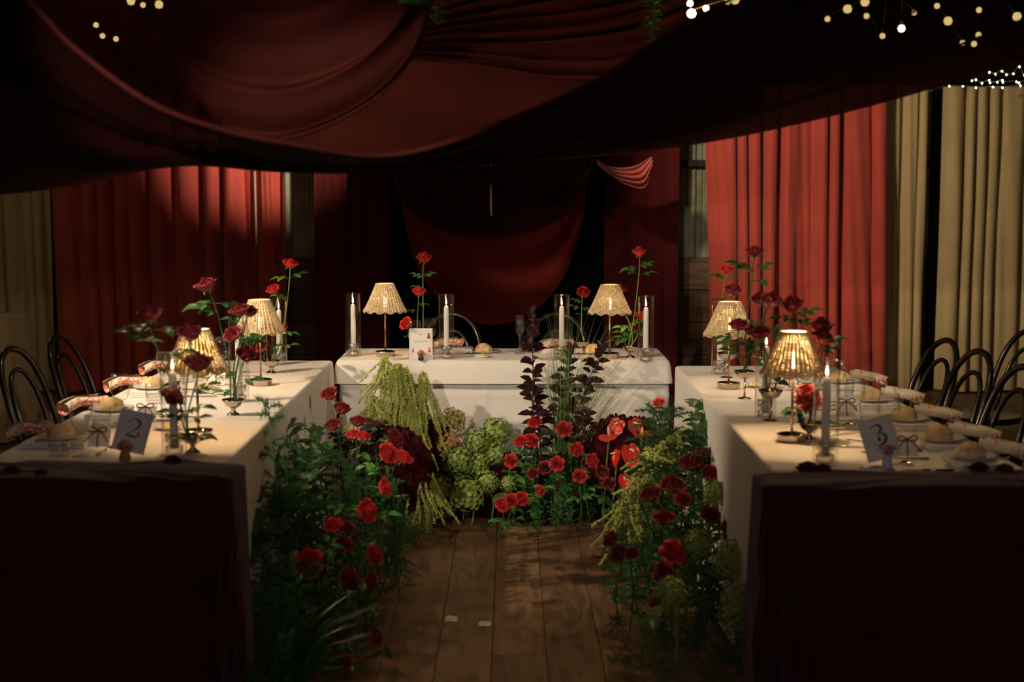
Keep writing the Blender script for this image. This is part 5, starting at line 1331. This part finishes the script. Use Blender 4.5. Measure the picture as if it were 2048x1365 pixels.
for k, (lab, pp, n) in enumerate(IVY):
    branch(lab, [side_tip(*p) for p in pp], n, .075, [IV], 'ivy', 'ivy_trail', 'ivy', 'ivy trails', seed=30 + k, start=.05, r=.003)

# ------------------------------------------------------------------ floor roses
def dz(py): return max(.08, .72 - (py - 780) * .00115) if py < 900 else max(.10, .582 - (py - 900) * .00115)
gl, gr, gc = 'roses in the left floor cluster', 'roses in the right floor cluster', 'roses in the middle floor cluster'
for px, py, r, dk, face, lab in (
        (659, 788, .044, 1, (-.3, -.5, .9), 'double dark rose highest before the left cloth corner'), (684, 817, .040, 1, (.2, -.4, 1), 'dark rose second highest before the left cloth corner'),
        (667, 850, .038, 1, (-.2, -.5, 1), 'dark rose third down before the left cloth corner'), (716, 843, .038, 1, (.1, -.3, 1), 'almost black rose right of the cloth corner roses'),
        (707, 870, .034, 0, (-.1, -.4, 1), 'bright red rose low between the dark roses'), (727, 873, .030, 0, (.3, -.4, 1), 'smaller bright red rose next to the low bright one'),
        (790, 880, .050, 1, (.8, -.4, .4), 'side-turned dark red rose behind the lime cascade'), (777, 908, .048, 0, (.5, -.6, .6), 'bright red rose left of the lime cascade, upper one'),
        (808, 915, .040, 0, (.5, -.3, .8), 'bright red petals edge under the lime cascade'), (770, 975, .040, 0, (.9, -.3, .3), 'narrow bright red rose seen edge-on at the cluster edge'),
        (733, 1022, .050, 0, (.8, -.5, .3), 'tilted red rose halfway down the right slope of the left cluster'), (603, 968, .044, 1, (-.1, -.3, 1), 'dim rose on a pale stem in the left cluster'),
        (667, 1052, .038, 0, (-.1, -.5, .8), 'small red rose below the middle of the left cluster'), (694, 1055, .030, 1, (.2, -.5, .8), 'small dark rose right of the small red one'),
        (575, 1062, .050, 1, (-.1, -.8, .6), 'dim dark rose at the left of the left cluster'), (617, 1128, .058, 0, (0, -.8, .6), 'largest open red rose low in the left cluster'),
        (748, 1112, .042, 0, (.8, -.4, .4), 'tilted red rose at the aisle edge of the left cluster'), (741, 1163, .032, 1, (.8, -.4, .2), 'dim red rose just below the aisle edge rose on the left'),
        (686, 1092, .044, 1, (0, -.5, .8), 'dark rose between the two lower left red roses'), (625, 1262, .040, 1, (0, -.7, .6), 'very dim rose near the bottom of the left cluster'),
        (750, 1275, .036, 1, (.8, -.3, .4), 'very dim rose lying at the bottom aisle edge on the left'), (688, 1325, .034, 1, (0, -.6, .8), 'very dim rose lowest in the left cluster'), (697, 1160, .044, 1, (.5, -.5, .5), 'very dark rose low in the left cluster')):
    h_ = side_tip(px, py, dz(py)); b = fl_(max(-.87, min(-.4, h_.x - .05)), h_.y + .12)
    rose(lab, h_, b, r, dark=bool(dk), group=gl, face=face, nleaf=2)
for px, py, r, dk, face, lab in (
        (1318, 806, .030, 2, (-.3, -.6, .8), 'coral red rose above the right ferns'), (1382, 925, .052, 1, (-.2, -.4, 1), 'big dark rose on top of the right cluster, left half of the pair'), (1412, 912, .050, 1, (.3, -.4, 1), 'big dark rose on top of the right cluster, right half of the pair'),
        (1422, 946, .040, 1, (0, -.6, .8), 'red rose under the big pair on the right'), (1346, 970, .052, 1, (.1, -.4, 1), 'wide dark rose left of centre in the right cluster'), (1302, 990, .044, 1, (-.3, -.4, 1), 'dark rose towards the aisle in the right cluster'),
        (1366, 1000, .034, 1, (.1, -.7, .6), 'small red rose under the wide dark one on the right'), (1466, 990, .066, 1, (.2, -.5, .9), 'largest wide dark red rose before the right cloth'), (1420, 1030, .038, 1, (0, -.5, .8), 'red rose left below the largest one on the right'),
        (1328, 1037, .044, 1, (.0, -.4, 1), 'dim dark rose in the middle of the right cluster'), (1470, 1062, .052, 1, (0, -.8, .5), 'round dark rose below the largest one on the right'), (1345, 1106, .050, 0, (.1, -.7, .6), 'brightest red rose low in the right cluster'),
        (1222, 1080, .036, 1, (-.7, -.4, .5), 'dim rose at the aisle edge of the right cluster, upper'), (1237, 1108, .036, 1, (-.5, -.5, .5), 'dim rose at the aisle edge of the right cluster, lower'), (1263, 1108, .030, 1, (0, -.6, .8), 'small dim rose beside the aisle edge pair'),
        (1325, 1146, .042, 1, (-.1, -.6, .6), 'very dark rose under the brightest low one'), (1312, 1207, .026, 1, (-.4, -.5, .6), 'tiny dim rose lowest in the right cluster')):
    h_ = side_tip(px, py, dz(py)); b = fl_(min(.78, max(.4, h_.x + .05)), h_.y + .12)
    rose(lab, h_, b, r, dark=dk == 1, coral=dk == 2, group=gr, face=face, nleaf=2)
for px, py, Y, r, dk, face, lab in (
        (1070, 845, 6.7, .036, 0, (-.2, -.7, .8), 'red rose at the foot of the tallest dark branch'), (1129, 859, 6.66, .040, 0, (.1, -1, .3), 'red rose facing forward right of the rose leaves'), (1043, 883, 6.66, .038, 0, (-.3, -.6, .8), 'left one of the double red rose'),
        (1063, 882, 6.66, .038, 0, (.2, -.8, .6), 'right one of the double red rose'), (1022, 923, 6.6, .034, 0, (-.2, -1, .2), 'open red rose beside the hydrangeas'), (1114, 928, 6.56, .037, 0, (0, -1, .3), 'red rose in the centre of the middle cluster'),
        (1153, 900, 6.62, .037, 0, (.4, -.9, .4), 'red rose below right of the forward facing one'), (1184, 922, 6.55, .038, 0, (.6, -.8, .3), 'darker red rose nearest the anthuriums'), (1160, 953, 6.52, .035, 0, (.1, -1, .3), 'round red rose below the one nearest the anthuriums'),
        (1079, 982, 6.45, .026, 0, (.3, -.8, .5), 'small red rosebud low in the middle cluster'), (1004, 1010, 6.35, .036, 0, (-.5, -.9, -.2), 'leftmost of the three red roses by the floor'), (1022, 1002, 6.35, .036, 0, (-.1, -.9, .3), 'middle one of the three red roses by the floor'),
        (1043, 998, 6.37, .036, 0, (.4, -.9, .3), 'rightmost of the three red roses by the floor'), (1090, 936, 6.62, .036, 1, (-.2, -.8, .5), 'dark shaded rose left of the centre rose'), (1066, 948, 6.6, .030, 1, (-.4, -.8, .3), 'narrow red rose behind leaves under the double rose'),
        (1218, 968, 6.55, .034, 1, (.0, -.8, .3), 'dim rose under the anthuriums'), (1205, 945, 6.62, .034, 1, (.2, -.8, .3), 'dim rose left of the narrow anthurium')):
    h_ = at(px, py, Y); rose(lab, h_, fl_(h_.x + random.Random(px).uniform(-.04, .04), Y + .12), r, dark=bool(dk), group=gc, face=face, nleaf=3, lsz=.09)

# each fern and spray is named after the flower nearest to its tip
def pix(p):
    f = Vector((0, cos(PITCH), -sin(PITCH))); u = Vector((0, sin(PITCH), cos(PITCH))); d = p - Vector((0, 0, H)); k = FPX / d.dot(f)
    return 1024 + d.x * k, 682.5 - d.dot(u) * k
bpy.context.view_layer.update()
fl_pts = [(pix(o.matrix_world @ c.location), o['label']) for o in bpy.data.objects if o.get('category') in ('rose', 'hydrangea', 'anthurium') for c in o.children if c.name.split('.')[0] in ('bloom', 'flower_head', 'spathe') and o.location.z < .3]
taken = set()
for o, tip in FILL:
    x, y = pix(tip); kind = 'fern plume ' if o['category'] == 'fern' else 'leafy spray '
    for (fx, fy), fl_lab in sorted(fl_pts, key=lambda q: (q[0][0] - x) ** 2 + (q[0][1] - y) ** 2)[:6]:
        dx, dy = x - fx, y - fy
        w_ = ('just right of the ' if dx > 0 else 'just left of the ') if abs(dx) > abs(dy) else ('just below the ' if dy > 0 else 'just above the ')
        lab = kind + w_ + fl_lab
        if lab not in taken and len(lab.split()) <= 16: taken.add(lab); o['label'] = lab; break

# ------------------------------------------------------------------ hanging greenery at the top
for lab, pp, n in (('blurred green vine hanging at the top right of centre', [(1306, -40, 4.9), (1308, 20, 4.9), (1304, 60, 4.9), (1308, 100, 4.9)], 46), ('green vine bits hanging over the fold gather at the top centre', [(800, -30, 4.25), (812, -5, 4.25), (835, 8, 4.25), (850, 6, 4.25)], 18),
                   ('small green tuft beside the pleated cloth at the top centre', [(866, 0, 5.6), (872, 22, 5.6), (870, 40, 5.6), (878, 50, 5.6)], 14)):
    branch(lab, [at(*p) for p in pp], n, .045, [BLEAF], 'stem', 'hanging_vine', 'vine', 'hanging vines', seed=n, start=.0, r=.002)
